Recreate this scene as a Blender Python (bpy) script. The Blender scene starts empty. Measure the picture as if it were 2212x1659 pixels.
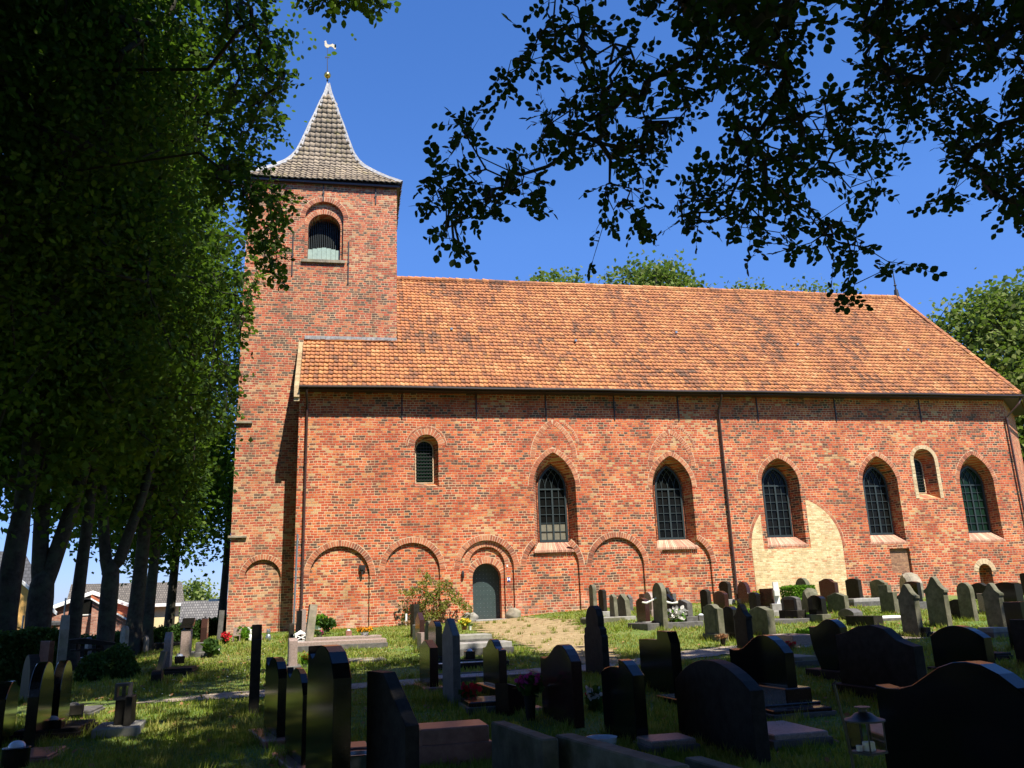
import bpy, math, random
import numpy as np
from math import sin, cos, radians, pi, sqrt, atan2, tan
from mathutils import Vector, Matrix
random.seed(7); RNG = np.random.default_rng(7)
scn = bpy.context.scene
COL = scn.collection

# ------------------------------------------------------------------ camera
YAW, PITCH, ROLL = radians(11.3), radians(14.85), radians(-2.1)
FPX, CX, CY = 1789.0, 1106.0, 829.5           # photograph measured at 2212 x 1659
EYE = np.array([0.0, 0.0, 1.6])
FW = np.array([sin(YAW)*cos(PITCH), cos(YAW)*cos(PITCH), sin(PITCH)])
R0 = np.array([cos(YAW), -sin(YAW), 0.0]); U0 = np.cross(R0, FW)
RT = R0*cos(ROLL)+U0*sin(ROLL); UP = np.cross(RT, FW)
cam_data = bpy.data.cameras.new("camera"); cam = bpy.data.objects.new("camera", cam_data); COL.objects.link(cam)
cam_data.sensor_fit = 'HORIZONTAL'; cam_data.sensor_width = 36.0
cam_data.lens = 36.0*FPX/2212.0
cam_data.clip_start = 0.05; cam_data.clip_end = 3000
M = Matrix(((RT[0], UP[0], -FW[0], EYE[0]), (RT[1], UP[1], -FW[1], EYE[1]), (RT[2], UP[2], -FW[2], EYE[2]), (0, 0, 0, 1)))
cam.matrix_world = M
scn.camera = cam

# ------------------------------------------------------------------ light
SUN_EL, SUN_AZ = radians(57), radians(22)      # azimuth measured from due south (towards camera) to the right
sun_dir = Vector((sin(SUN_AZ)*cos(SUN_EL), -cos(SUN_AZ)*cos(SUN_EL), sin(SUN_EL)))
sl = bpy.data.lights.new("sun", 'SUN'); sl.energy = 5.0; sl.angle = radians(0.5); sl.color = (1.0, 0.93, 0.80)
so = bpy.data.objects.new("sun", sl); COL.objects.link(so); so.location = sun_dir*60
so.rotation_euler = sun_dir.to_track_quat('Z', 'Y').to_euler()
world = bpy.data.worlds.new("World"); scn.world = world; world.use_nodes = True
wn = world.node_tree; bg = wn.nodes['Background']
sky = wn.nodes.new('ShaderNodeTexSky'); sky.sky_type = 'NISHITA'; sky.sun_disc = False
sky.sun_elevation = SUN_EL; sky.sun_rotation = atan2(sun_dir.x, sun_dir.y)
sky.air_density = 1.0; sky.dust_density = 0.1; sky.ozone_density = 5.0; sky.altitude = 0
hs = wn.nodes.new('ShaderNodeHueSaturation'); hs.inputs['Saturation'].default_value = 1.21; hs.inputs['Value'].default_value = 1.0
wn.links.new(sky.outputs[0], hs.inputs['Color'])
wtc = wn.nodes.new('ShaderNodeTexCoord'); wsp = wn.nodes.new('ShaderNodeSeparateXYZ'); wn.links.new(wtc.outputs['Generated'], wsp.inputs[0])
wrp = wn.nodes.new('ShaderNodeValToRGB'); wrp.color_ramp.elements[0].position = 0.0; wrp.color_ramp.elements[0].color = (.30, .42, .62, 1)
wrp.color_ramp.elements[1].position = .42; wrp.color_ramp.elements[1].color = (1, 1, 1, 1); wn.links.new(wsp.outputs[2], wrp.inputs[0])
wmx = wn.nodes.new('ShaderNodeMix'); wmx.data_type = 'RGBA'; wmx.blend_type = 'MULTIPLY'; wmx.inputs[0].default_value = 1.0
wm2 = wn.nodes.new('ShaderNodeMix'); wm2.data_type = 'RGBA'; wm2.blend_type = 'MULTIPLY'; wm2.inputs[0].default_value = 1.0; wm2.inputs[7].default_value = (1.0, .84, .98, 1)
wn.links.new(hs.outputs[0], wmx.inputs[6]); wn.links.new(wrp.outputs[0], wmx.inputs[7]); wn.links.new(wmx.outputs[2], wm2.inputs[6]); wn.links.new(wm2.outputs[2], bg.inputs[0]); bg.inputs[1].default_value = 0.125
scn.view_settings.view_transform = 'Standard'; scn.view_settings.look = 'None'
scn.view_settings.exposure = 0.95; scn.view_settings.gamma = 1.0
scn.cycles.max_bounces = 8; scn.cycles.diffuse_bounces = 3; scn.cycles.transparent_max_bounces = 4

# ------------------------------------------------------------------ picture <-> place
def ray(x, y):
    d = RT*(x-CX)/FPX + UP*(CY-y)/FPX + FW
    return d/np.linalg.norm(d)
def proj(p):
    v = np.asarray(p, float)-EYE; k = v@FW
    return CX+FPX*(v@RT)/k, CY-FPX*(v@UP)/k
GX = [-400, -60, -40, -22, -16, -9, -6.5, -4.6, 5.3, 8, 10, 15, 20, 24, 34, 60, 90]
GZ = [-2.5, -2.5, -1.2, -.5, -.1, .12, .42, .84, .98, 1.2, 1.28, 1.36, 1.32, 1.28, 1.1, -.5, -2.5]
def g(x, y):
    x = np.asarray(x, float); y = np.asarray(y, float)
    r = np.clip((y-7)/24, 0, 1)
    z = np.interp(x, GX, GZ)*r
    far = np.clip((y-46)/22, 0, 1); far = far*far*(3-2*far)
    fl = np.clip((-x-13)/22, 0, 1); fl = fl*fl*(3-2*fl)
    z = z*(1-far)-2.6*far
    z = z*(1-fl)-2.6*fl
    return z
def gz(x, y): return float(g(x, y))
def hit(x, y):
    r = ray(x, y); t = np.arange(2, 140, .02)
    p = EYE[None]+r[None]*t[:, None]
    b = p[:, 2] < g(p[:, 0], p[:, 1])
    return p[np.argmax(b)] if b.any() else p[-1]
def at(x, y, dist):
    r = ray(x, y); return EYE+r*dist
def atY(x, y, Y):
    r = ray(x, y); return EYE+r*(Y/r[1])
ZO = {'A': (1250.8, 1223.4, .1488), 'B': (1558, 1223.4, .1488), 'C': (1882.8, 1223.4, .1488), 'D': (850.3, 1305.7, .1984),
      'E': (0, 1316.7, .1488), 'F': (274.3, 1316.7, .1488), 'G': (576, 1289.2, .16136), 'H': (1224.5, 1329.8, .1984),
      'I': (1608.5, 1206.9, .2728), 'J': (1042.4, 1206.9, .2728), 'K': (493.7, 1206.9, .2728), 'L': (0, 1206.9, .2728), 'm': (0, 0, 1)}
def px(z, x, y):
    a = ZO[z]; return a[0]+a[2]*x, a[1]+a[2]*y

# ------------------------------------------------------------------ object helpers
def tag(o, label=None, cat=None, group=None, kind=None):
    if label: o['label'] = label
    if cat: o['category'] = cat
    if group: o['group'] = group
    if kind: o['kind'] = kind
    return o
def empty(name, loc, rz=0, label=None, cat=None, group=None):
    o = bpy.data.objects.new(name, None); COL.objects.link(o); o.location = loc; o.rotation_euler = (0, 0, rz)
    o.empty_display_size = .2
    return tag(o, label, cat, group)
def mesh_from(name, V, F, mat=None, parent=None, smooth=False, uv=None, local=False, mats=None, mi=None):
    me = bpy.data.meshes.new(name)
    if isinstance(F, np.ndarray):
        V = np.asarray(V, np.float32); n, k = F.shape
        me.vertices.add(len(V)); me.vertices.foreach_set('co', V.ravel())
        me.loops.add(n*k); me.loops.foreach_set('vertex_index', F.astype(np.int32).ravel())
        me.polygons.add(n); me.polygons.foreach_set('loop_start', np.arange(0, n*k, k, dtype=np.int32))
        me.update(calc_edges=True)
    else:
        me.from_pydata([tuple(v) for v in V], [], [tuple(f) for f in F]); me.update()
    if uv is not None:
        l = me.uv_layers.new(name='UVMap'); l.data.foreach_set('uv', np.asarray(uv, np.float32).ravel())
    if smooth: me.polygons.foreach_set('use_smooth', np.ones(len(me.polygons), bool))
    o = bpy.data.objects.new(name, me); COL.objects.link(o)
    if mat: me.materials.append(mat)
    if parent is not None:
        o.parent = parent
        if not local:
            p = parent; off = Vector((0, 0, 0))
            while p is not None:
                off -= p.location; p = p.parent
            o.location = off
    return o
class MB:
    """collects boxes, prisms, tubes, lathes into one mesh"""
    def __init__(s): s.V = []; s.F = []; s.UV = []
    def add(s, V, F, uv=None):
        n = len(s.V); s.V += [tuple(v) for v in V]
        for f in F:
            s.F.append(tuple(i+n for i in f)); s.UV += [(uv if uv else (0.5, 0.5))]*len(f)
        return s
    def box(s, x0, x1, y0, y1, z0, z1, b=0.0, uv=None):
        if b <= 0:
            V = [(x0, y0, z0), (x1, y0, z0), (x1, y1, z0), (x0, y1, z0), (x0, y0, z1), (x1, y0, z1), (x1, y1, z1), (x0, y1, z1)]
            F = [(0, 3, 2, 1), (4, 5, 6, 7), (0, 1, 5, 4), (1, 2, 6, 5), (2, 3, 7, 6), (3, 0, 4, 7)]
            return s.add(V, F, uv)
        # bevelled on the top and the vertical edges
        def rg(q, z): return [(x0+q, y0, z), (x1-q, y0, z), (x1, y0+q, z), (x1, y1-q, z), (x1-q, y1, z), (x0+q, y1, z), (x0, y1-q, z), (x0, y0+q, z)]
        V = rg(b, z0)+rg(b, z1-b)
        i = b
        V += [(x0+b+b*.4, y0+i, z1), (x1-b-b*.4, y0+i, z1), (x1-i, y0+b+b*.4, z1), (x1-i, y1-b-b*.4, z1), (x1-b-b*.4, y1-i, z1), (x0+b+b*.4, y1-i, z1), (x0+i, y1-b-b*.4, z1), (x0+i, y0+b+b*.4, z1)]
        F = [tuple(range(7, -1, -1)), tuple(range(16, 24))]
        for r in (0, 8):
            for k in range(8): F.append((r+k, r+(k+1) % 8, r+8+(k+1) % 8, r+8+k))
        return s.add(V, F, uv)
    def prism(s, P, y0, y1, b=0.0, uv=None):
        """2-D outline P (x,z), counter-clockwise seen from -y, extruded from y0 (front) to y1 with bevel b"""
        n = len(P); P = [np.array(p, float) for p in P]
        if b > 0:
            Q = []
            for i in range(n):
                a, c, d = P[i-1], P[i], P[(i+1) % n]
                e1 = c-a; e2 = d-c
                n1 = np.array([-e1[1], e1[0]])/(np.linalg.norm(e1)+1e-9); n2 = np.array([-e2[1], e2[0]])/(np.linalg.norm(e2)+1e-9)
                m = n1+n2; m = m/(np.linalg.norm(m)+1e-9)
                Q.append(c+m*b)
            rings = [(Q, y0), (P, y0+b), (P, y1-b), (Q, y1)]
        else: rings = [(P, y0), (P, y1)]
        V = []; F = []
        for R, y in rings: V += [(p[0], y, p[1]) for p in R]
        m = len(rings)
        F.append(tuple(range(n))); F.append(tuple(range(m*n-1, (m-1)*n-1, -1)))
        for r in range(m-1):
            for i in range(n):
                j = (i+1) % n; F.append((r*n+i, (r+1)*n+i, (r+1)*n+j, r*n+j))
        return s.add(V, F, uv)
    def tube(s, pts, rad, n=8, cap=True, uv=None):
        pts = [np.array(p, float) for p in pts]; m = len(pts)
        if not hasattr(rad, '__len__'): rad = [rad]*m
        V = []; F = []; up = np.array([0.13, 0.21, 0.97])
        for i in range(m):
            d = pts[min(i+1, m-1)]-pts[max(i-1, 0)]; d = d/(np.linalg.norm(d)+1e-9)
            a = np.cross(d, up)
            if np.linalg.norm(a) < .2: a = np.cross(d, np.array([1., 0, 0]))
            a /= np.linalg.norm(a); b_ = np.cross(d, a)
            for k in range(n):
                t = 2*pi*k/n; V.append(pts[i]+rad[i]*(a*cos(t)+b_*sin(t)))
        for i in range(m-1):
            for k in range(n):
                j = (k+1) % n; F.append((i*n+k, i*n+j, (i+1)*n+j, (i+1)*n+k))
        if cap: F.append(tuple(range(n-1, -1, -1))); F.append(tuple((m-1)*n+k for k in range(n)))
        return s.add(V, F, uv)
    def lathe(s, prof, c=(0, 0, 0), n=16, uv=None):
        V = []; F = []; m = len(prof)
        for r, z in prof:
            for k in range(n):
                t = 2*pi*k/n; V.append((c[0]+r*cos(t), c[1]+r*sin(t), c[2]+z))
        for i in range(m-1):
            for k in range(n):
                j = (k+1) % n; F.append((i*n+k, i*n+j, (i+1)*n+j, (i+1)*n+k))
        F.append(tuple(range(n-1, -1, -1))); F.append(tuple((m-1)*n+k for k in range(n)))
        return s.add(V, F, uv)
    def build(s, name, mat=None, parent=None, smooth=False, local=False):
        o = mesh_from(name, s.V, s.F, mat, parent, smooth=False, uv=s.UV, local=local)
        if smooth:
            o.data.polygons.foreach_set('use_smooth', np.ones(len(o.data.polygons), bool))
            try: o.data.set_sharp_from_angle(angle=radians(40))
            except Exception: pass
        return o

# ------------------------------------------------------------------ materials
def new_mat(name):
    m = bpy.data.materials.new(name); m.use_nodes = True
    nt = m.node_tree; return m, nt, nt.nodes['Principled BSDF']
def N(nt, t, **kw):
    n = nt.nodes.new(t)
    for k, v in kw.items(): setattr(n, k, v)
    return n
def ramp(nt, stops, fac=None, interp='LINEAR'):
    r = nt.nodes.new('ShaderNodeValToRGB'); r.color_ramp.interpolation = interp
    e = r.color_ramp.elements
    while len(e) < len(stops): e.new(0.5)
    for i, (p, c) in enumerate(stops):
        e[i].position = p; e[i].color = (*c, 1)
    if fac is not None: nt.links.new(fac, r.inputs[0])
    return r
def mix(nt, a, b, f, typ='MIX'):
    n = nt.nodes.new('ShaderNodeMix'); n.data_type = 'RGBA'; n.blend_type = typ
    for s, v in ((n.inputs[0], f), (n.inputs[6], a), (n.inputs[7], b)):
        if hasattr(v, 'is_linked'): nt.links.new(v, s)
        elif isinstance(v, tuple): s.default_value = (*v, 1) if len(v) == 3 else v
        else: s.default_value = v
    return n.outputs[2]
def math_(nt, op, a, b=None):
    n = nt.nodes.new('ShaderNodeMath'); n.operation = op
    for s, v in ((n.inputs[0], a), (n.inputs[1], b)):
        if v is None: continue
        if hasattr(v, 'is_linked'): nt.links.new(v, s)
        else: s.default_value = v
    return n.outputs[0]
def noise(nt, scale, detail=4, vec=None, rough=.55):
    n = nt.nodes.new('ShaderNodeTexNoise'); n.inputs['Scale'].default_value = scale; n.inputs['Detail'].default_value = detail
    n.inputs['Roughness'].default_value = rough
    if vec is not None: nt.links.new(vec, n.inputs['Vector'])
    return n.outputs[0]
def bump(nt, bs, h, strength=.4, dist=.02):
    b = nt.nodes.new('ShaderNodeBump'); b.inputs['Strength'].default_value = strength; b.inputs['Distance'].default_value = dist
    nt.links.new(h, b.inputs['Height']); nt.links.new(b.outputs[0], bs.inputs['Normal'])
def objco(nt): return nt.nodes.new('ShaderNodeTexCoord').outputs['Object']

BRICK_RAMP = [(0.0, (.105, .055, .038)), (.13, (.20, .070, .036)), (.24, (.33, .064, .027)), (.44, (.47, .072, .027)), (.66, (.56, .105, .034)),
              (.85, (.61, .155, .050)), (.96, (.63, .24, .080)), (1.0, (.56, .34, .16))]
def brick_mat(name, stops=BRICK_RAMP, mortar=(.70, .50, .31), w=.255, h=.100, ms=.0112, tone=1.0):
    m, nt, bs = new_mat(name); L = nt.links
    co = objco(nt); sep = N(nt, 'ShaderNodeSeparateXYZ'); L.new(co, sep.inputs[0])
    u = math_(nt, 'ADD', sep.outputs[0], sep.outputs[1])
    wob = noise(nt, 1.1, 3, co); wob2 = math_(nt, 'MULTIPLY', math_(nt, 'SUBTRACT', wob, .5), .10)
    wob3 = math_(nt, 'MULTIPLY', math_(nt, 'SUBTRACT', noise(nt, 14, 2, co), .5), .022)
    v = math_(nt, 'ADD', math_(nt, 'ADD', sep.outputs[2], wob2), wob3)
    cmb = N(nt, 'ShaderNodeCombineXYZ'); L.new(math_(nt, 'ADD', u, wob3), cmb.inputs[0]); L.new(v, cmb.inputs[1])
    bt = N(nt, 'ShaderNodeTexBrick'); L.new(cmb.outputs[0], bt.inputs['Vector'])
    bt.offset = .43; bt.offset_frequency = 2; bt.squash = .62; bt.squash_frequency = 3
    for k, val in (('Scale', 1), ('Mortar Size', ms), ('Mortar Smooth', .35), ('Bias', 0), ('Brick Width', w), ('Row Height', h)): bt.inputs[k].default_value = val
    bt.inputs['Color1'].default_value = (0, 0, 0, 1); bt.inputs['Color2'].default_value = (1, 1, 1, 1); bt.inputs['Mortar'].default_value = (.5, .5, .5, 1)
    big = noise(nt, .33, 4, co, .6); fac = math_(nt, 'ADD', bt.outputs[0], math_(nt, 'MULTIPLY', math_(nt, 'SUBTRACT', big, .5), 1.15))
    r = ramp(nt, stops, fac)
    grain = noise(nt, 26, 4, co); g2 = ramp(nt, [(.3, (.72, .72, .72)), (.7, (1.12, 1.12, 1.12))], grain)
    c1 = mix(nt, r.outputs[0], g2.outputs[0], 1.0, 'MULTIPLY')
    lime = noise(nt, 2.3, 6, co, .7); lr = ramp(nt, [(.60, (0, 0, 0)), (.74, (1, 1, 1))], lime)
    c1 = mix(nt, c1, (.50, .36, .24), math_(nt, 'MULTIPLY', lr.outputs[0], .30))
    mo = mix(nt, mortar, (mortar[0]*.5, mortar[1]*.48, mortar[2]*.5), ramp(nt, [(.42, (0, 0, 0)), (.66, (1, 1, 1))], noise(nt, .9, 4, co)).outputs[0])
    c = mix(nt, c1, mo, bt.outputs[1])
    L.new(c, bs.inputs['Base Color']); bs.inputs['Roughness'].default_value = .92
    st = ramp(nt, [(.36, (.72, .69, .67)), (.56, (1, 1, 1))], noise(nt, .75, 7, co, .72)); c = mix(nt, c, st.outputs[0], .8, 'MULTIPLY')
    mpz = N(nt, 'ShaderNodeMapping'); L.new(co, mpz.inputs[0]); mpz.inputs['Scale'].default_value = (1.6, 1.6, .22)
    rs = ramp(nt, [(.52, (1, 1, 1)), (.72, (.66, .63, .60))], noise(nt, 1.0, 6, mpz.outputs[0], .7)); c = mix(nt, c, rs.outputs[0], .7, 'MULTIPLY')
    zr_ = N(nt, 'ShaderNodeMapRange'); L.new(sep.outputs[2], zr_.inputs[0]); zr_.inputs[1].default_value = 2.1; zr_.inputs[2].default_value = 1.0
    ef = math_(nt, 'MULTIPLY', zr_.outputs[0], ramp(nt, [(.45, (0, 0, 0)), (.62, (1, 1, 1))], noise(nt, 2.6, 6, co, .7)).outputs[0])
    c = mix(nt, c, (.60, .42, .32), math_(nt, 'MULTIPLY', ef, .65))
    L.new(c, bs.inputs['Base Color'])
    hgt = math_(nt, 'ADD', math_(nt, 'MULTIPLY', bt.outputs[1], -1.0), math_(nt, 'MULTIPLY', grain, .8))
    hgt = math_(nt, 'ADD', hgt, math_(nt, 'MULTIPLY', bt.outputs[0], .5))
    bump(nt, bs, hgt, .75, .014)
    return m
def unit_mat(name, stops, rough=.85, grainscale=18, lichen=None):
    """each unit (tile, voussoir) has integer uv cell -> own colour"""
    m, nt, bs = new_mat(name); L = nt.links
    uv = nt.nodes.new('ShaderNodeUVMap'); fl = N(nt, 'ShaderNodeVectorMath', operation='FLOOR'); L.new(uv.outputs[0], fl.inputs[0])
    wnz = N(nt, 'ShaderNodeTexWhiteNoise', noise_dimensions='2D'); L.new(fl.outputs[0], wnz.inputs['Vector'])
    co = objco(nt); big = noise(nt, .5, 4, co, .65)
    fac = math_(nt, 'ADD', math_(nt, 'ADD', math_(nt, 'MULTIPLY', wnz.outputs[0], .62), .19), math_(nt, 'MULTIPLY', math_(nt, 'SUBTRACT', big, .5), 1.5))
    if lichen:
        mp = N(nt, 'ShaderNodeMapping'); nt.links.new(co, mp.inputs[0]); mp.inputs['Scale'].default_value = (2.6, .30, .30)
        fac = math_(nt, 'ADD', fac, math_(nt, 'MULTIPLY', math_(nt, 'SUBTRACT', noise(nt, 1.0, 5, mp.outputs[0], .7), .5), 1.15))
    r = ramp(nt, stops, fac); gr = noise(nt, grainscale, 4, co)
    c = mix(nt, r.outputs[0], ramp(nt, [(.3, (.7, .7, .7)), (.7, (1.15, 1.15, 1.15))], gr).outputs[0], 1.0, 'MULTIPLY')
    if lichen:
        ln = noise(nt, 1.7, 7, co, .75); c = mix(nt, c, lichen, math_(nt, 'MULTIPLY', ramp(nt, [(.56, (0, 0, 0)), (.70, (1, 1, 1))], ln).outputs[0], .65))
    L.new(c, bs.inputs['Base Color']); bs.inputs['Roughness'].default_value = rough
    bump(nt, bs, gr, .3, .006)
    return m
def stone_mat(name, c1, c2, rough=.8, scale=6, spec=.5, speck=0.0, bmp=.3, moss=None):
    m, nt, bs = new_mat(name); co = objco(nt)
    n1 = noise(nt, scale, 6, co, .65); r = ramp(nt, [(.35, c1), (.65, c2)], n1); c = r.outputs[0]
    if speck:
        vo = N(nt, 'ShaderNodeTexNoise'); vo.inputs['Scale'].default_value = 160; nt.links.new(co, vo.inputs['Vector'])
        c = mix(nt, c, tuple(min(1, x*3+.02) for x in c2), math_(nt, 'MULTIPLY', ramp(nt, [(.58, (0, 0, 0)), (.66, (1, 1, 1))], vo.outputs[0]).outputs[0], speck))
    if moss:
        c = mix(nt, c, moss, math_(nt, 'MULTIPLY', ramp(nt, [(.48, (0, 0, 0)), (.62, (1, 1, 1))], noise(nt, 2.6, 6, co, .7)).outputs[0], .6))
    nt.links.new(c, bs.inputs['Base Color']); bs.inputs['Roughness'].default_value = rough
    try: bs.inputs['Specular IOR Level'].default_value = spec
    except Exception: pass
    if bmp: bump(nt, bs, noise(nt, scale*5, 5, co), bmp, .006)
    return m
def plain(name, c, rough=.6, metal=0.0, var=.15):
    m, nt, bs = new_mat(name); co = objco(nt)
    n1 = noise(nt, 9, 5, co); r = ramp(nt, [(.3, tuple(x*(1-var) for x in c)), (.7, tuple(min(1, x*(1+var)) for x in c))], n1)
    nt.links.new(r.outputs[0], bs.inputs['Base Color']); bs.inputs['Roughness'].default_value = rough; bs.inputs['Metallic'].default_value = metal
    return m
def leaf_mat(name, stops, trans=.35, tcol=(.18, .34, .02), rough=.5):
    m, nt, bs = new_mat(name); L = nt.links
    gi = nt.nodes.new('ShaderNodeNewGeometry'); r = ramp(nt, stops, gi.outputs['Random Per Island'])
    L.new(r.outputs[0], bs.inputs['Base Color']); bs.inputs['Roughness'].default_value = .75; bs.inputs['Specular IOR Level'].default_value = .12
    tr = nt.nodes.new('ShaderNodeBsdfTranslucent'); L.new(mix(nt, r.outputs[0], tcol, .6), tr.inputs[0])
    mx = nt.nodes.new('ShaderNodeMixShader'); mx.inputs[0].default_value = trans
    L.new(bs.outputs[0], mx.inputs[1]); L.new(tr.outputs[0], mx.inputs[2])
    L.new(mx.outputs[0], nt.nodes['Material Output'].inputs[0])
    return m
MAT = {}
MAT['brick'] = brick_mat('old_red_brick')
MAT['brick_tower'] = brick_mat('tower_brick', stops=[(0.0, (.12, .075, .055)), (.15, (.21, .105, .065)), (.3, (.34, .085, .048)), (.5, (.45, .088, .046)), (.7, (.52, .13, .058)), (.88, (.56, .24, .11)), (1.0, (.50, .34, .19))])
MAT['brick_yellow'] = brick_mat('yellow_brick', stops=[(0.0, (.56, .37, .18)), (.3, (.72, .53, .27)), (.7, (.80, .62, .34)), (.93, (.84, .68, .40)), (1, (.66, .34, .16))], mortar=(.82, .67, .43), w=.23, h=.075, ms=.007)
MAT['brick_brown'] = brick_mat('brown_infill_brick', stops=[(0.0, (.20, .10, .06)), (.5, (.33, .16, .09)), (1, (.40, .22, .12))], mortar=(.36, .25, .16), w=.17, h=.055, ms=.006)
MAT['vous'] = unit_mat('arch_brick', [(0, (.16, .06, .04)), (.3, (.32, .09, .045)), (.6, (.46, .14, .065)), (.85, (.52, .22, .11)), (1, (.55, .36, .22))])
MAT['sill'] = unit_mat('sill_brick', [(0, (.30, .13, .09)), (.5, (.50, .26, .17)), (1, (.64, .46, .32))])
MAT['vous_cream'] = unit_mat('cream_arch_brick', [(0, (.45, .30, .17)), (.6, (.60, .46, .28)), (1, (.66, .55, .36))])
MAT['mortar'] = stone_mat('lime_mortar', (.46, .33, .21), (.62, .47, .31), .95, 8)
MAT['tile'] = unit_mat('orange_pantile', [(0, (.15, .075, .042)), (.25, (.30, .115, .050)), (.48, (.44, .160, .058)), (.75, (.52, .210, .072)), (1, (.58, .29, .12))], .8, 14, lichen=(.42, .22, .045))
MAT['tile_old'] = unit_mat('lichened_pantile', [(0, (.24, .12, .08)), (.4, (.40, .19, .11)), (.8, (.50, .27, .16)), (1, (.48, .36, .24))], .85, 14, lichen=(.40, .30, .08))
MAT['tile_grey'] = unit_mat('grey_pantile', [(0, (.14, .11, .08)), (.4, (.26, .205, .145)), (.8, (.37, .295, .21)), (1, (.44, .34, .22))], .85, 14, lichen=(.30, .25, .05))
MAT['lead'] = plain('white_lead', (.27, .27, .275), .7, 0, .4)
MAT['gutter'] = plain('dark_gutter_metal', (.035, .020, .018), .45)
MAT['pipe'] = plain('brown_downpipe_paint', (.060, .030, .028), .4)
MAT['iron'] = plain('black_iron', (.018, .017, .018), .5)
MAT['gold'] = plain('gilt', (.75, .48, .12), .28, 1.0, .1)
MAT['cockm'] = plain('pale_gilt_sheet', (.34, .30, .22), .45, .4, .1)
MAT['frame'] = plain('dark_green_window_paint', (.020, .032, .035), .5)
MAT['glass'] = stone_mat('dark_window_glass', (.004, .005, .005), (.011, .011, .010), .08, .8, .07, 0, .5)
MAT['glassg'] = stone_mat('greenish_window_glass', (.004, .014, .009), (.012, .032, .018), .10, .8, .08, 0, 0)
MAT['door'] = plain('dark_green_door_paint', (.030, .052, .052), .5)
MAT['louvre'] = plain('pale_green_boards', (.26, .36, .31), .6)
MAT['black'] = stone_mat('polished_black_granite', (.005, .0045, .004), (.011, .0095, .008), .13, 40, .32, 0, 0)
MAT['brown'] = stone_mat('polished_red_brown_granite', (.022, .010, .008), (.045, .020, .015), .17, 60, .32, .25, 0)
MAT['green'] = stone_mat('weathered_green_grey_stone', (.090, .085, .058), (.19, .178, .125), .85, 4, .2, 0, .4, (.07, .08, .038))
MAT['grey'] = stone_mat('grey_stone', (.060, .056, .052), (.125, .118, .11), .6, 7, .4, .2, .25)
MAT['pink'] = stone_mat('pinkish_granite', (.20, .145, .125), (.32, .245, .215), .45, 30, .5, .3, .05)
MAT['dark'] = stone_mat('dark_basalt', (.014, .0125, .010), (.030, .027, .022), .6, 9, .12, 0, .25)
MAT['lightst'] = stone_mat('pale_grey_stone', (.22, .21, .195), (.36, .345, .32), .6, 6, .4, 0, .2)
MAT['rough'] = stone_mat('rough_field_stone', (.17, .15, .12), (.34, .29, .22), .95, 4, .2, 0, .9, (.20, .20, .12))
MAT['white'] = plain('white_paint', (.78, .78, .76), .5, 0, .06)
MAT['concrete'] = stone_mat('pale_concrete', (.20, .19, .165), (.32, .305, .27), .85, 5, .3, 0, .3)
MAT['clayred'] = stone_mat('red_brown_slab', (.20, .085, .06), (.32, .15, .11), .35, 9, .5, 0, .2)
MAT['bark'] = stone_mat('tree_bark', (.020, .017, .013), (.050, .042, .033), .95, 7, .2, 0, 1.0, (.05, .06, .035))
MAT['twig'] = plain('dark_twig', (.022, .016, .012), .8)
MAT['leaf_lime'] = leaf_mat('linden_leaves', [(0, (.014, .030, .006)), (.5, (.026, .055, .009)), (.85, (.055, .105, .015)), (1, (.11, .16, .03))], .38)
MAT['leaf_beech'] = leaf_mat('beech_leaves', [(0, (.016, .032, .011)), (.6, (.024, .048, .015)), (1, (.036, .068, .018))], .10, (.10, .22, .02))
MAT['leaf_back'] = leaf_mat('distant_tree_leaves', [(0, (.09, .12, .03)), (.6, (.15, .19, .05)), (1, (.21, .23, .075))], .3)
MAT['leaf_hedge'] = leaf_mat('hedge_leaves', [(0, (.022, .050, .012)), (.7, (.04, .085, .018)), (1, (.06, .11, .03))], .2)
MAT['leaf_bright'] = leaf_mat('bright_box_leaves', [(0, (.06, .16, .01)), (.7, (.12, .26, .02)), (1, (.18, .33, .03))], .3)
MAT['leaf_shrub'] = leaf_mat('shrub_leaves', [(0, (.09, .12, .025)), (.6, (.17, .19, .04)), (1, (.26, .22, .06))], .35, (.35, .38, .04))
def petal(name, c): MAT[name] = leaf_mat(name, [(0, tuple(x*.7 for x in c)), (1, c)], .3, c)
for n_, c_ in (('petal_red', (.55, .02, .03)), ('petal_pink', (.55, .05, .22)), ('petal_white', (.75, .73, .68)), ('petal_yellow', (.80, .68, .08)), ('petal_orange', (.80, .34, .02)),
               ('petal_purple', (.20, .10, .35)), ('leaf_dry', (.36, .19, .09))): petal(n_, c_)
MAT['pot'] = plain('terracotta', (.30, .11, .05), .7)
MAT['zinc'] = plain('zinc', (.30, .34, .36), .35, .7)
MAT['domeglass'] = plain('frosted_glass_dome', (.55, .60, .66), .12, 0, .05)
MAT['candle'] = plain('white_wax', (.75, .73, .66), .5)

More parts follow.
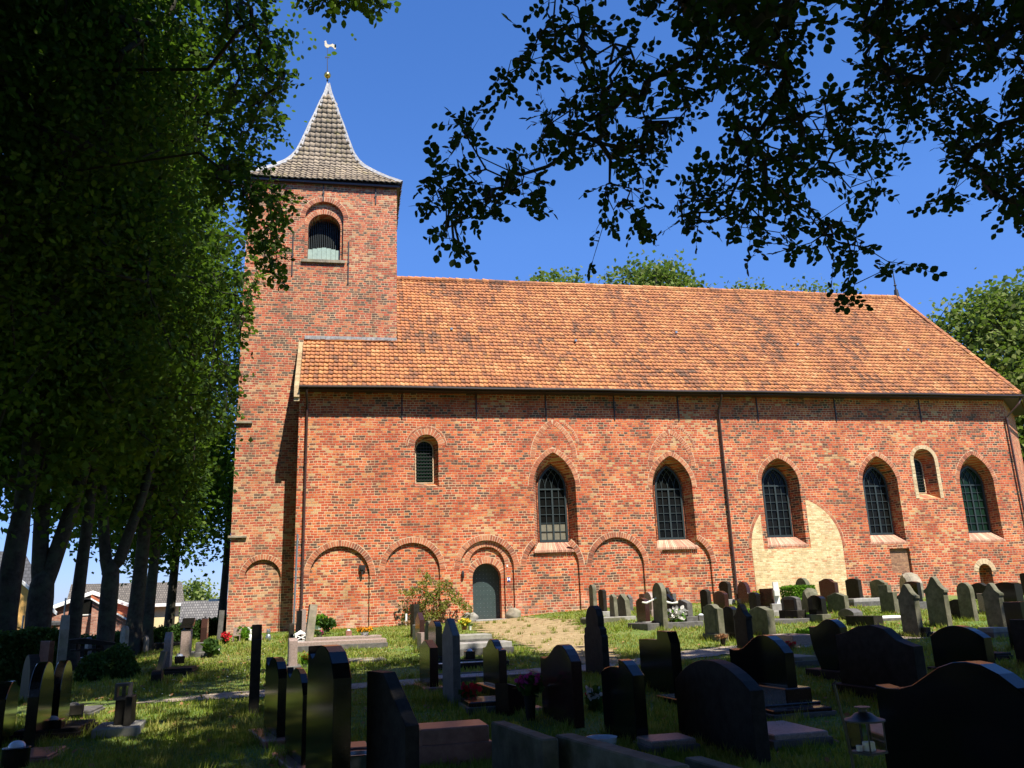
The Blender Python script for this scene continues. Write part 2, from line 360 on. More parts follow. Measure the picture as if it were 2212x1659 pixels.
# ================================================================== SETTING: ground, paths
def grid_axis(lo, hi, n0, n1, far):
    a = np.linspace(n0, n1, int((n1-n0)/.5)+1)
    l = -np.geomspace(-(n0)+1, -far[0], 14)[::-1] if n0 < 0 else None
    return a
gxs = np.concatenate([[-600, -300, -150, -100, -80, -65], np.arange(-55, 60.01, .6), [65, 75, 90, 120, 200, 400, 600]])
gys = np.concatenate([[-120, -60, -30, -20, -15], np.arange(-12, 75.01, .6), [80, 90, 110, 150, 250, 500, 900]])
XX, YY = np.meshgrid(gxs, gys); ZZ = g(XX, YY)+.018*np.sin(XX*1.7+YY*.9)*np.cos(YY*1.3-XX*.4)*(YY > 4)*(YY < 45)
nx, ny = len(gxs), len(gys)
V = np.stack([XX.ravel(), YY.ravel(), ZZ.ravel()], 1)
i, j = np.meshgrid(np.arange(nx-1), np.arange(ny-1)); b = (j*nx+i).ravel()
F = np.stack([b, b+1, b+1+nx, b+nx], 1)
m, nt, bs = new_mat('grass_ground'); co = objco(nt)
n1 = noise(nt, .45, 6, co, .7); n2 = noise(nt, 9, 5, co, .7)
c = ramp(nt, [(.30, (.050, .095, .014)), (.50, (.095, .150, .022)), (.62, (.170, .180, .045)), (.75, (.27, .21, .10))], math_(nt, 'ADD', math_(nt, 'MULTIPLY', n1, .75), math_(nt, 'MULTIPLY', n2, .28)))
nt.links.new(c.outputs[0], bs.inputs['Base Color']); bs.inputs['Roughness'].default_value = 1.0
bump(nt, bs, n2, .6, .03)
ground = mesh_from('ground', V, F, m, smooth=True); tag(ground, kind='structure')

def strip(name, pts, widths, mat, lift, n=40, jag=.12):
    """a path: centre line pts, half widths, laid on the ground, ragged edges"""
    pts = np.array(pts, float); t = np.linspace(0, len(pts)-1, n*4)
    cx = np.interp(t, range(len(pts)), pts[:, 0]); cy = np.interp(t, range(len(pts)), pts[:, 1]); w = np.interp(t, range(len(pts)), widths)
    dx = np.gradient(cx); dy = np.gradient(cy); l = np.hypot(dx, dy); nxn, nyn = -dy/l, dx/l
    V = []; K = 7
    for a in range(len(t)):
        for k in range(K):
            s = (k/(K-1)*2-1)*w[a]
            if k in (0, K-1): s *= 1+RNG.uniform(-jag, jag)
            x, y = cx[a]+nxn[a]*s, cy[a]+nyn[a]*s
            V.append((x, y, gz(x, y)+lift+.018*sin(x*1.7+y*.9)*cos(y*1.3-x*.4)+(0 if k in (0, K-1) else .006)))
    F = [(a*K+k, a*K+k+1, (a+1)*K+k+1, (a+1)*K+k) for a in range(len(t)-1) for k in range(K-1)]
    o = mesh_from(name, V, F, mat, smooth=True); tag(o, kind='structure'); return o
gravel = stone_mat('path_gravel', (.22, .17, .12), (.42, .35, .27), .95, 14, .2, 0, .9)
dry = stone_mat('dry_trodden_grass', (.20, .145, .07), (.37, .275, .15), .95, 5, .2, 0, .8)
strip('gravel_path', [(-3.3, 14.9), (-2.8, 14.95), (-2, 15.1), (1, 15.4), (4, 15.9), (8, 17.1), (13, 17.4), (22, 17.0)], [.08, .24, .34, .42, .5, .6, .5, .5], gravel, .014)
strip('trodden_path', [(5.4, 32.1), (5.6, 28), (5.4, 24), (5.2, 20.5), (4.9, 16.6)], [.75, 1.5, 1.3, .9, .55], dry, .022, jag=.3)

# ================================================================== THE CHURCH
CH = empty('brick_church', (13, 37, 1.0), 0, 'medieval red brick village church with orange tiled roof and square saddle tower', 'church')
def fit(o, parent=CH):
    return o
FY = 33.0; TY = 34.4
def arch_out(cx, hw, zb, zs, n=16, rise=None):
    """outline ccw (bottom left, bottom right, up, over the arch); round, or pointed when rise given"""
    P = [(cx-hw, zb), (cx+hw, zb)]
    if rise is None or abs(rise-hw) < .01:
        for k in range(n+1):
            t = pi*k/n; P.append((cx+hw*cos(t), zs+hw*sin(t)))
    elif rise < hw:       # segmental
        R = (hw*hw+rise*rise)/(2*rise); a = math.asin(hw/R)
        for k in range(n+1):
            t = a-2*a*k/n; P.append((cx+R*sin(t), zs+rise-R+R*cos(t)))
    else:
        R = (hw*hw+rise*rise)/(2*hw); a = math.asin(min(1, rise/R))
        for k in range(n//2+1):
            t = a*k/(n//2); P.append((cx+hw-R+R*cos(t), zs+R*sin(t)))
        for k in range(n//2-1, -1, -1):
            t = a*k/(n//2); P.append((cx-hw+R-R*cos(t), zs+R*sin(t)))
    return P
def loft(outs):
    """outs: list of (outline, y)"""
    V = []; F = []; n = len(outs[0][0])
    for P, y in outs: V += [(p[0], y, p[1]) for p in P]
    F.append(tuple(range(n))); m = len(outs); F.append(tuple(range(m*n-1, (m-1)*n-1, -1)))
    for r in range(m-1):
        for i in range(n):
            j = (i+1) % n; F.append((r*n+i, (r+1)*n+i, (r+1)*n+j, r*n+j))
    return V, F
def cut(o, cutters):
    cs = []
    for V, F in cutters:
        me = bpy.data.meshes.new('c'); me.from_pydata(V, [], F); me.update()
        import bmesh
        bm = bmesh.new(); bm.from_mesh(me); bmesh.ops.recalc_face_normals(bm, faces=bm.faces); bm.to_mesh(me); bm.free()
        c = bpy.data.objects.new('c', me); COL.objects.link(c); c.location = o.matrix_basis.translation if False else (0, 0, 0)
        md = o.modifiers.new('b', 'BOOLEAN'); md.operation = 'DIFFERENCE'; md.solver = 'EXACT'; md.object = c; cs.append(c)
    par = o.parent; loc = o.location.copy(); o.parent = None; o.location = (0, 0, 0)
    bpy.context.view_layer.update()
    dg = bpy.context.evaluated_depsgraph_get(); me2 = bpy.data.meshes.new_from_object(o.evaluated_get(dg))
    o.modifiers.clear(); o.data = me2; o.parent = par; o.location = loc
    for c in cs: bpy.data.objects.remove(c)
def solid(name, V, F, mat, parent):
    import bmesh
    o = mesh_from(name, V, F, mat, parent)
    bm = bmesh.new(); bm.from_mesh(o.data); bmesh.ops.recalc_face_normals(bm, faces=bm.faces); bm.to_mesh(o.data); bm.free()
    return o
def box_vf(x0, x1, y0, y1, z0, z1):
    b = MB().box(x0, x1, y0, y1, z0, z1); return b.V, b.F

# --- nave wall (south), solid, then cut
EZ = 10.12
arcs = [(-1.5, .76, 3.97), (1.33, 3.46, 4.04), (4.24, 6.4, 4.07), (6.9, 9.08, 4.1), (9.62, 11.82, 4.08), (12.5, 14.76, 4.08)]
PW = [(8.21, .90, 7.62, 6.15, .60, 7.14), (13.33, .89, 7.46, 6.1, .60, 7.12), (18.3, .89, 7.34, 6.2, .60, 7.03), (23.12, .87, 7.42, 6.15, .60, 7.04), (28.03, .88, 7.48, 6.15, .66, 7.05)]
WD = .62
cutters = []
for a, b_, top in arcs:
    hw = (b_-a)/2; cutters.append(loft([(arch_out((a+b_)/2, hw, .2, top-hw), FY-.3), (arch_out((a+b_)/2, hw, .2, top-hw), FY+.10)]))
cutters.append(loft([(arch_out(5.33, .72, .2, 3.11), FY-.31), (arch_out(5.33, .72, .2, 3.11), FY+.20)]))
cutters.append(loft([(arch_out(5.33, .57, 1.03, 2.62), FY-.32), (arch_out(5.33, .57, 1.03, 2.62), FY+1.2)]))
for cx, hw, top, zs, ihw, itop in PW:
    o1 = arch_out(cx, hw, 3.62, zs, 20, top-zs); o2 = arch_out(cx+(.02 if cx < 20 else .1), ihw+.07, 3.93, zs, 20, itop-zs+.07)
    o0 = [(p[0], p[1]) for p in o1]
    cutters.append(loft([(o0, FY-.33), (o1, FY), (o2, FY+WD), (o2, FY+1.3)]))
w1a = arch_out(2.98, .48, 6.24, 7.87); w1b = arch_out(2.92, .385, 6.40, 7.80)
cutters.append(loft([(w1a, FY-.34), (w1a, FY), (w1b, FY+.42), (w1b, FY+1.3)]))
w6a = arch_out(25.5, .53, 5.48, 7.22); w6b = arch_out(25.44, .36, 5.78, 7.05)
cutters.append(loft([(w6a, FY-.35), (w6a, FY), (w6b, FY+.60), (w6b, FY+1.3)]))
cutters.append(box_vf(23.08, 24.06, FY-.36, FY+.14, 2.28, 3.34))
ho = arch_out(27.65, .33, 1.2, 2.24); cutters.append(loft([(ho, FY-.37), (ho, FY+.55)]))
V, F = box_vf(-2.06, 30.25, FY, FY+.95, .2, EZ)
nave = solid('nave_wall', V, F, MAT['brick'], CH); cut(nave, cutters)
# west return, north wall, apse walls
wb = MB()
wb.box(-2.06, -1.2, FY+.951, 42.2, .2, EZ)
wb.box(-2.06, 30.25, 41.3, 42.15, .15, EZ-.02)
wall2 = wb.build('side_wall', MAT['brick'], CH)
def wallseg(ax, ay, bx, by, z0, z1, th, name):
    d = np.array([bx-ax, by-ay]); L = np.linalg.norm(d); d /= L; n_ = np.array([-d[1], d[0]])*th
    P = [(ax, ay), (bx, by), (bx+n_[0], by+n_[1]), (ax+n_[0], ay+n_[1])]
    V = [(p[0], p[1], z0) for p in P]+[(p[0], p[1], z1) for p in P]
    return solid(name, V, [(0, 3, 2, 1), (4, 5, 6, 7), (0, 1, 5, 4), (1, 2, 6, 5), (2, 3, 7, 6), (3, 0, 4, 7)], MAT['brick'], CH)
wallseg(30.252, 33.02, 33.75, 36.3, .2, EZ, .8, 'apse_wall')
wallseg(33.75, 36.3, 33.75, 39.2, .2, EZ-.01, .8, 'apse_wall'); wallseg(33.75, 39.2, 30.2, 42.14, .2, EZ-.02, .8, 'apse_wall')
# yellow brick infill of the old arch, and the brown niche infill
yo = arch_out(18.75, 2.11, .9, 3.5, 28)
V, F = loft([(yo, FY-.012), (yo, FY+.05)])
yel = solid('yellow_brick_infill', V, F, MAT['brick_yellow'], CH); yel['label'] = 'pale yellow brick infill of a former large arch'
cut(yel, [loft([(arch_out(18.28, 1.09, 3.45, 6.2, 20, 1.35), FY-.5), (arch_out(18.28, 1.09, 3.45, 6.2, 20, 1.35), FY+.5)])])
MB().box(23.081, 24.059, FY+.125, FY+.16, 2.281, 3.339).build('niche_infill', MAT['brick_brown'], CH)

# --- rings of arch bricks
def ring(P, w, y, proud, mat, name, parent=CH, step=.092, gap=.020, depth=.08, bed=True, uvrow=0):
    """P open polyline (x,z) in order right -> over -> left (ccw); bricks stand outwards"""
    P = np.array(P, float); d = np.linalg.norm(np.diff(P, axis=0), axis=1); s = np.concatenate([[0], np.cumsum(d)]); L = s[-1]
    n = max(3, int(round(L/step))); mb = MB()
    def pt(t):
        q = np.array([np.interp(t, s, P[:, 0]), np.interp(t, s, P[:, 1])]); e = .03
        a = np.array([np.interp(max(0, t-e), s, P[:, 0]), np.interp(max(0, t-e), s, P[:, 1])]); b = np.array([np.interp(min(L, t+e), s, P[:, 0]), np.interp(min(L, t+e), s, P[:, 1])])
        tg = (b-a)/np.linalg.norm(b-a); return q, np.array([tg[1], -tg[0]])
    for k in range(n):
        t0, t1 = L*k/n+gap/2, L*(k+1)/n-gap/2; a, na = pt(t0); b, nb = pt(t1)
        ww = w*RNG.uniform(.9, 1.04); pr = proud+RNG.uniform(-.004, .005)
        Q = [a+na*.006, b+nb*.006, b+nb*ww, a+na*ww]
        V = [(q[0], y-pr, q[1]) for q in Q]+[(q[0], y+depth, q[1]) for q in Q]
        mb.add(V, [(3, 2, 1, 0), (4, 5, 6, 7), (0, 1, 5, 4), (1, 2, 6, 5), (2, 3, 7, 6), (3, 0, 4, 7)], uv=(k+.5+uvrow*100, uvrow+.5))
    o = mb.build(name, mat, parent)
    if bed:
        V = []; m = 28
        for k in range(m+1):
            a, na = pt(L*k/m); V += [(a[0]+na[0]*.003, y-proud*.35, a[1]+na[1]*.003), (a[0]+na[0]*(w+.012), y-proud*.35, a[1]+na[1]*(w+.012))]
        F = [(2*k, 2*k+1, 2*k+3, 2*k+2) for k in range(m)]
        V2 = [(v[0], y+.03, v[2]) for v in V]; nV = len(V)
        F2 = [(2*k, 2*k+nV, 2*k+2+nV, 2*k+2) for k in range(m)]+[(2*k+1, 2*k+3, 2*k+3+nV, 2*k+1+nV) for k in range(m)]
        mesh_from('mortar_joint', V+V2, F+F2, MAT['mortar'], o, local=True)
    return o
def arcpart(P, skip=1): return P[skip:]       # drop the bottom corner(s), keep right spring -> left spring
rr = 0
for a, b_, top in arcs[:5]:
    hw = (b_-a)/2; P = arch_out((a+b_)/2, hw, .2, top-hw, 24)[2:]; rr += 1
    if 6.5 < a < 7.5: # cut by the window sill: two haunches
        ring(P[:8], .22, FY, .012, MAT['vous'], 'arch_band', uvrow=rr); ring(P[-8:], .22, FY, .012, MAT['vous'], 'arch_band', uvrow=rr)
    else: ring(P, .22, FY, .012, MAT['vous'], 'arch_band', uvrow=rr)
P = arch_out(13.63, 1.13, .2, 2.95, 24)[2:]; ring(P[:9], .22, FY, .012, MAT['vous'], 'arch_band', uvrow=8)
ring(arch_out(5.33, .72, .2, 3.11, 20)[2:], .2, FY+.10, .008, MAT['vous'], 'arch_band', uvrow=9)
ring(arch_out(5.33, .57, .2, 2.62, 20)[2:], .26, FY+.20, .006, MAT['vous'], 'door_arch_band', uvrow=10, depth=.05)
for q, (cx, hw, top, zs, ihw, itop) in enumerate(PW):
    ring(arch_out(cx, hw, 3.62, zs, 26, top-zs)[2:], .2, FY, .012, MAT['vous'], 'arch_band', uvrow=12+q)
ring(arch_out(2.98, .48, 6.24, 7.87, 20)[2:], .27, FY, .010, MAT['vous'], 'arch_band', uvrow=20, step=.10)
ring(arch_out(2.98, .76, 6.24, 7.87, 20)[2:], .07, FY, .016, MAT['vous'], 'arch_band', uvrow=21, step=.2)
cr = [(26.03, 5.5)]+[(26.03, z) for z in (6, 6.6)]+arch_out(25.5, .53, 5.48, 7.22, 20)[2:]+[(24.97, z) for z in (6.6, 6, 5.5)]
ring(cr, .17, FY, .014, MAT['vous_cream'], 'cream_window_surround', uvrow=22, step=.16)
ring(arch_out(27.65, .33, 1.2, 2.24, 16)[2:], .22, FY, .014, MAT['vous_cream'], 'cream_arch_band', uvrow=23, step=.12)
ring(arch_out(18.75, 2.11, .9, 3.5, 40)[2:17], .13, FY, .016, MAT['vous'], 'arch_band', uvrow=24, step=.2)
ring(arch_out(18.75, 2.11, .9, 3.5, 40)[-10:], .13, FY, .016, MAT['vous'], 'arch_band', uvrow=25, step=.2)
ring(arch_out(8.25, .80, 7, 7.35, 20, 1.45)[2:], .2, FY, .010, MAT['vous'], 'blind_arch_band', uvrow=26)
ring(arch_out(8.55, .72, 7, 7.85, 20, 1.02)[3:12], .1, FY, .008, MAT['vous'], 'blind_arch_band', uvrow=27)
ring(arch_out(13.4, .86, 7, 7.0, 20, 1.4)[2:], .2, FY, .010, MAT['vous'], 'blind_arch_band', uvrow=28)
ring(arch_out(13.55, .88, 7, 7.7, 20, 1.02)[2:14], .09, FY, .008, MAT['vous'], 'blind_arch_band', uvrow=29)
# sloping window sills of brick on edge
for q, (cx, hw, top, zs, ihw, itop) in enumerate(PW):
    mb = MB(); n = 22
    for k in range(n):
        x0 = cx-hw-.05+(2*hw+.1)*k/n+.006; x1 = cx-hw-.05+(2*hw+.1)*(k+1)/n-.006
        xi0 = cx+.02+(x0-cx)*.72; xi1 = cx+.02+(x1-cx)*.72
        V = [(x0, FY-.006, 3.54), (x1, FY-.006, 3.54), (x1, FY-.006, 3.625), (x0, FY-.006, 3.625), (xi0, FY+.5, 3.85), (xi1, FY+.5, 3.85), (xi1, FY+.5, 3.96), (xi0, FY+.5, 3.96)]
        mb.add(V, [(0, 1, 2, 3), (3, 2, 6, 7), (5, 4, 7, 6), (0, 3, 7, 4), (1, 5, 6, 2), (0, 4, 5, 1)], uv=(k+.5, 40+q+.5))
    mb.build('window_sill', MAT['sill'], CH)

# --- pointed windows: frame, glazing bars, glass
def pointed_window(cx, hw, zb, zs, top, y, gm):
    fo = arch_out(cx, hw, zb, zs, 24, top-zs); fi = arch_out(cx, hw-.075, zb+.085, zs, 24, top-zs-.10)
    n = len(fo); V = []; F = []
    for P, yy in ((fo, y-.06), (fi, y-.06), (fi, y+.05), (fo, y+.05)): V += [(p[0], yy, p[1]) for p in P]
    for r in range(4):
        for i in range(n):
            j = (i+1) % n; F.append((r*n+i, ((r+1) % 4)*n+i, ((r+1) % 4)*n+j, r*n+j))
    wf = mesh_from('window_frame', V, F, MAT['frame'], CH)
    mb = MB(); H = top-zs
    mb.box(cx-.035, cx+.035, y-.045, y+.03, zb+.08, zs)
    for s in (-.5, .5): mb.box(cx+s*(hw-.04)-.014, cx+s*(hw-.04)+.014, y-.03, y+.02, zb+.08, zs)
    nb = 6; dz = (zs-zb-.08)/nb
    for k in range(1, nb): mb.box(cx-hw+.06, cx+hw-.06, y-.028, y+.018, zb+.08+dz*k-.013, zb+.08+dz*k+.013)
    mb.box(cx-hw+.05, cx+hw-.05, y-.04, y+.03, zs-.03, zs+.03)
    R = (hw*hw+H*H)/(2*hw)
    def inside(x, z):
        dx = abs(x-cx); return (dx+R-hw)**2+(z-zs)**2 < (R-.03)**2
    for s0 in (-.5, 0, .5):
        for sg in (1, -1):
            x0 = cx+s0*(hw-.04)*1.0; pts = []
            for k in range(40):
                t = k*.035; x = x0+sg*(R-R*cos(t)); z = zs+R*sin(t)
                if not inside(x, z): break
                pts.append((x, y-.012, z))
            if len(pts) > 2: mb.tube(pts, .015, 4)
    mb.build('glazing_bars', MAT['frame'], wf, local=True)
    gl = arch_out(cx, hw-.07, zb+.08, zs, 24, top-zs-.09)
    mesh_from('window_glass', [(p[0], y+.012, p[1]) for p in gl], [tuple(range(len(gl)))], gm, wf, local=True)
    # splayed brick lining ring just round the frame
for q, (cx, hw, top, zs, ihw, itop) in enumerate(PW):
    c2 = cx+(.02 if cx < 20 else .1)
    pointed_window(c2, ihw, 3.98, zs, itop, FY+WD-.02, MAT['glassg'] if q == 4 else MAT['glass'])
    fo = arch_out(c2, ihw, 3.95, zs, 24, itop-zs)
    ring([fo[1]]+[(fo[1][0], z) for z in (4.6, 5.3, 5.8)]+fo[2:]+[(fo[0][0], z) for z in (5.8, 5.3, 4.6)]+[fo[0]], .055, FY+WD-.05, .0, MAT['vous'], 'window_lining', uvrow=50+q, step=.06, depth=.05, bed=False)
MB().box(7.72, 8.74, FY+WD-.018, FY+WD-.012, 4.08, 4.72).build('inner_board', plain('beige_inner_board', (.15, .14, .10), .7), CH)
# pale sill board seen through the lower panes of one window
# --- round headed leaded windows
def leaded(cx, hw, zb, zs, y, gm, bars=True):
    fo = arch_out(cx, hw, zb, zs, 16); fi = arch_out(cx, hw-.04, zb+.04, zs, 16); n = len(fo); V = []; F = []
    for P, yy in ((fo, y-.03), (fi, y-.03), (fi, y+.04), (fo, y+.04)): V += [(p[0], yy, p[1]) for p in P]
    for r in range(4):
        for i in range(n):
            j = (i+1) % n; F.append((r*n+i, ((r+1) % 4)*n+i, ((r+1) % 4)*n+j, r*n+j))
    wf = mesh_from('window_frame', V, F, MAT['mortar'], CH)
    mb = MB(); z = zb+.14
    while z < zs+hw*.8:
        ww = hw-.03 if z < zs else sqrt(max(.001, (hw-.03)**2-(z-zs)**2)); mb.box(cx-ww, cx+ww, y-.045, y-.025, z-.012, z+.012); z += .135
    x = cx-hw+.12
    while x < cx+hw-.05:
        zt = zs+sqrt(max(0, (hw-.04)**2-(x-cx)**2)); mb.box(x-.008, x+.008, y-.012, y+.005, zb+.03, zt); x += .12
    mb.build('glazing_bars', MAT['iron'], wf, local=True)
    mesh_from('window_glass', [(p[0], y+.012, p[1]) for p in arch_out(cx, hw-.035, zb+.035, zs, 16)], [tuple(range(n))], gm, wf, local=True)
leaded(2.92, .375, 6.41, 7.80, FY+.40, MAT['glassg']); leaded(25.44, .35, 5.79, 7.05, FY+.58, MAT['glassg'])
# --- door
dv = arch_out(5.33, .565, 1.04, 2.62, 20); V, F = loft([(dv, FY+.62), (dv, FY+.68)])
door = solid('door', V, F, MAT['door'], CH)
mb = MB()
for zz in np.arange(1.18, 3.0, .16):
    for xx in np.arange(4.84, 5.85, .14):
        if zz < 2.62 or (xx-5.33)**2+(zz-2.62)**2 < .5**2: mb.box(xx-.009, xx+.009, FY+.612, FY+.625, zz-.009, zz+.009)
mb.build('door_studs', MAT['zinc'], door, local=True)
MB().box(4.7, 6.1, FY-.85, FY+.19, .80, 1.055, .01).build('door_step', MAT['lightst'], CH)
# --- box lamps and plaque on the wall
mb = MB(); mb.box(.36, .60, FY+.02, FY+.099, 3.02, 3.24); mb.box(.43, .53, FY-.08, FY+.019, 3.06, 3.18); mb.box(.45, .51, FY-.05, FY+.03, 2.88, 3.06); mb.build('wall_spotlight', MAT['iron'], CH)
mb = MB(); mb.lathe([(.03, 0), (.055, .05), (.06, .22), (.03, .30)], (4.36, FY+.04, 2.62), 10); mb.build('wall_lamp', MAT['iron'], CH, smooth=True)
pq = MB().box(6.13, 6.25, FY+.075, FY+.10, 2.46, 2.62).build('heritage_plaque', MAT['white'], CH)
blue = plain('plaque_blue', (.03, .06, .30), .4)
V = [(6.13, 33.072, 2.62), (6.25, 33.072, 2.62), (6.19, 33.072, 2.55), (6.13, 33.072, 2.46), (6.25, 33.072, 2.46)]
mesh_from('blue_field', V, [(0, 2, 1), (3, 4, 2)], blue, pq, local=True)
MB().box(6.12, 6.17, FY+.08, FY+.10, 3.02, 3.10).build('white_plate', MAT['white'], CH)
# --- anchor irons
mb = MB()
def anchor(x, y, z0, z1): return MB().box(x-.022, x+.022, y-.04, y-.002, z0, z1)
for x in (2.0, 5.05, 8.0, 11.0, 13.9, 17.6, 21.4, 25.7): anchor(x, FY, 9.0, 10.05).build('anchor_iron', MAT['iron'], CH)
for x, z0, z1 in ((-2.62, 15.6, 17.5), (-.24, 15.3, 17.3), (-1.38, 19.2, 20.0), (.92, 19.2, 20.0)):
    a_ = MB().box(x-.025, x+.025, TY-.045, TY-.002, z0, z1).box(x-.05, x+.05, TY-.06, TY-.046, (z0+z1)/2-.05, (z0+z1)/2+.05); a_.build('anchor_iron', MAT['iron'], CH)
# --- nave roof
SL = np.array([0, 5.15, 6.75]); SLl = np.linalg.norm(SL); SLn = SL/SLl; NRM = np.array([0, -SLn[2], SLn[1]])
EAVE = np.array([0, 32.45, 10.2])
def tile_field(name, base, up, nrm, cw, rh, c0, c1, nrows, lo, hi, mat, parent, along=np.array([1., 0, 0]), amp=.028, lip=.042, uo=0):
    """rows of wavy overlapping tiles; lo(v), hi(v) bound the along coordinate; base(v) gives the row point, arrays"""
    S = 7; s = np.linspace(0, 1, S); wave = amp*(np.cos(2*pi*(s-.22))+.35*np.cos(4*pi*(s-.1)))
    Vs = []; Fs = []; UV = []; cnt = 0
    for r in range(nrows):
        v0, v1 = r*rh-.03, (r+1)*rh; vm = (v0+v1)/2
        a0, a1 = lo(vm), hi(vm)
        cs = np.arange(int(np.floor(a0/cw)), int(np.ceil(a1/cw)))
        if len(cs) == 0: continue
        joff = .012*sin(r*2.3)
        X = (cs[:, None]+s[None])*cw+joff                       # n x S
        jz = RNG.normal(0, .0035, (len(cs), 1)); jv = RNG.normal(0, .008, (len(cs), 1)); tl = RNG.normal(0, .004, (len(cs), 1))*(s[None]-.5)*2
        sag = .035*np.sin(X*.35+r*.1)*np.sin(X*.11+1)+.012*np.sin(X*1.3+r*.4)
        def pts(v, h, jvv):
            vv = v+jvv+0*X; xx = np.clip(X, lo(v), hi(v)); B = base(v)
            return (B[None, None]+along[None, None]*xx[..., None]+up(v)[None, None]*jvv[..., None]*np.ones_like(X)[..., None]+nrm(v)[None, None]*(h+sag)[..., None])
        lowt = pts(max(v0, 0) if r else v0, lip+wave[None]+jz+tl, jv); upt = pts(v1, .010+wave[None]+jz+tl, 0*jv); lipb = pts(v0, .004+wave[None]+jz+tl, jv)
        n = len(cs); P = np.stack([lowt, upt, lipb], 1)           # n,3,S,3
        Vs.append(P.reshape(-1, 3)); b = (np.arange(n)*3*S)[:, None]; k = np.arange(S-1)[None]
        f1 = np.stack([b+k, b+k+1, b+S+k+1, b+S+k], -1).reshape(-1, 4); f2 = np.stack([b+2*S+k, b+2*S+k+1, b+k+1, b+k], -1).reshape(-1, 4)
        Fs.append(np.concatenate([f1, f2])+cnt); u = np.repeat(cs+.5+uo, (S-1)*4)
        uv = np.stack([u, np.full_like(u, r+.5, dtype=float)], 1); UV += [uv, uv]; cnt += n*3*S
    V = np.concatenate(Vs); F = np.concatenate(Fs)
    o = mesh_from(name, V, F, mat, parent, uv=np.concatenate(UV)); return o
RH = .252; NR = int(SLl/RH)
def lo_main(v): return -2.03 if EAVE[1]+SLn[1]*v < TY+.0 else 1.9
def hi_main(v): t = v/SLl; return 30.75+(29.05-30.75)*t
rf = tile_field('roof', lambda v: EAVE+SLn*v, lambda v: SLn, lambda v: NRM, .19, RH, 0, 0, NR+1, lo_main, hi_main, MAT['tile'], CH, lip=.058, amp=.017)
# underlay so no light passes, north slope, hips
apx = np.array([29.05, 37.6, 16.93]); apw = np.array([1.9, 37.6, 16.93])
def poly(name, P, mat, parent=CH): return mesh_from(name, P, [tuple(range(len(P)))], mat, parent)
und = plain('roof_boarding', (.05, .03, .02), .9)
e0 = 10.17
VU = [(-2.0, 32.5, e0), (30.7, 32.5, e0), tuple(apx-(0, 0, .05)), (1.9, 37.6, 16.88), (-2.0, 34.42, 12.72), (1.9, 34.42, 12.72)]
poly('roof_boarding', [VU[0], VU[1], VU[2], VU[3], VU[5], VU[4]], und, rf)
poly('north_roof', [(-2.0, 42.7, e0), (1.9, 37.6, 16.93), tuple(apx), (30.75, 42.7, e0)][::-1], MAT['tile'], CH)
poly('apse_roof', [(30.75, 32.5, e0), (34.35, 36.1, e0), tuple(apx)], MAT['tile'], CH); poly('apse_roof', [(34.35, 36.1, e0), (34.35, 39.4, e0), tuple(apx)], MAT['tile'], CH); poly('apse_roof', [(34.35, 39.4, e0), (30.75, 42.7, e0), tuple(apx)], MAT['tile'], CH)
# ridge and hip caps
def caps(name, a, b, n, r=.115, mat='tile', sq=1.0):
    a = np.array(a); b = np.array(b); mb = MB(); d = (b-a)/n
    for k in range(n):
        p = a+d*k+np.array([0, 0, RNG.uniform(-.012, .014)+.03*sin(k*.19)*sin(k*.05+1)]); q = a+d*(k+1.08); rr_ = r*RNG.uniform(.95, 1.05)
        mb.tube([p, q], [rr_*1.1, rr_*.92], 8, uv=(k+.5, 70.5))
    return mb.build(name, MAT[mat], CH)
caps('ridge_tiles', (1.9, 37.6, 16.96), (29.05, 37.6, 16.96), 82); caps('hip_tiles', (30.72, 32.5, 10.3), (29.05, 37.6, 16.98), 27)
mb = MB(); mb.tube([(29.05, 37.6, 16.9), (29.05, 37.6, 17.4)], [.14, .10], 8); mb.tube([(29.05, 37.6, 17.3), (29.05, 37.6, 18.6)], [.05, .015], 6); mb.lathe([(.02, 0), (.09, .06), (.02, .14)], (29.05, 37.6, 17.6), 8); mb.build('ridge_finial', MAT['iron'], CH)
# rake (west verge) brick kneeler, flashing where the low roof meets the tower
mb = MB()
for k in range(24):
    t = k/24; y = 32.52+t*1.88; z = 10.05+t*2.47
    mb.box(-2.24, -2.035, y, y+.078, z-.55 if k else z-.3, z+.17, uv=(k+.5, 90.5))
mb.build('verge_bricks', MAT['vous_cream'], CH)
mb = MB(); 
for k in range(18):
    x0 = -2.0+k*.215; mb.box(x0, x0+.207, TY-.10-RNG.uniform(0, .03), TY-.002, 12.72+RNG.uniform(-.02, .01), 12.86)
mb.build('lead_flashing', MAT['lead'], CH)
vt = [(975, 715), (1243, 740), (1460, 722), (1722, 748), (1960, 760)]
for x, y in vt:
    r = ray(x, y); t = ((EAVE-EYE)@NRM)/(r@NRM); p = EYE+r*t
    MB().box(p[0]-.05, p[0]+.05, p[1]-.1, p[1]+.06, p[2]+.03, p[2]+.13).build('roof_hook', MAT['zinc'], CH)
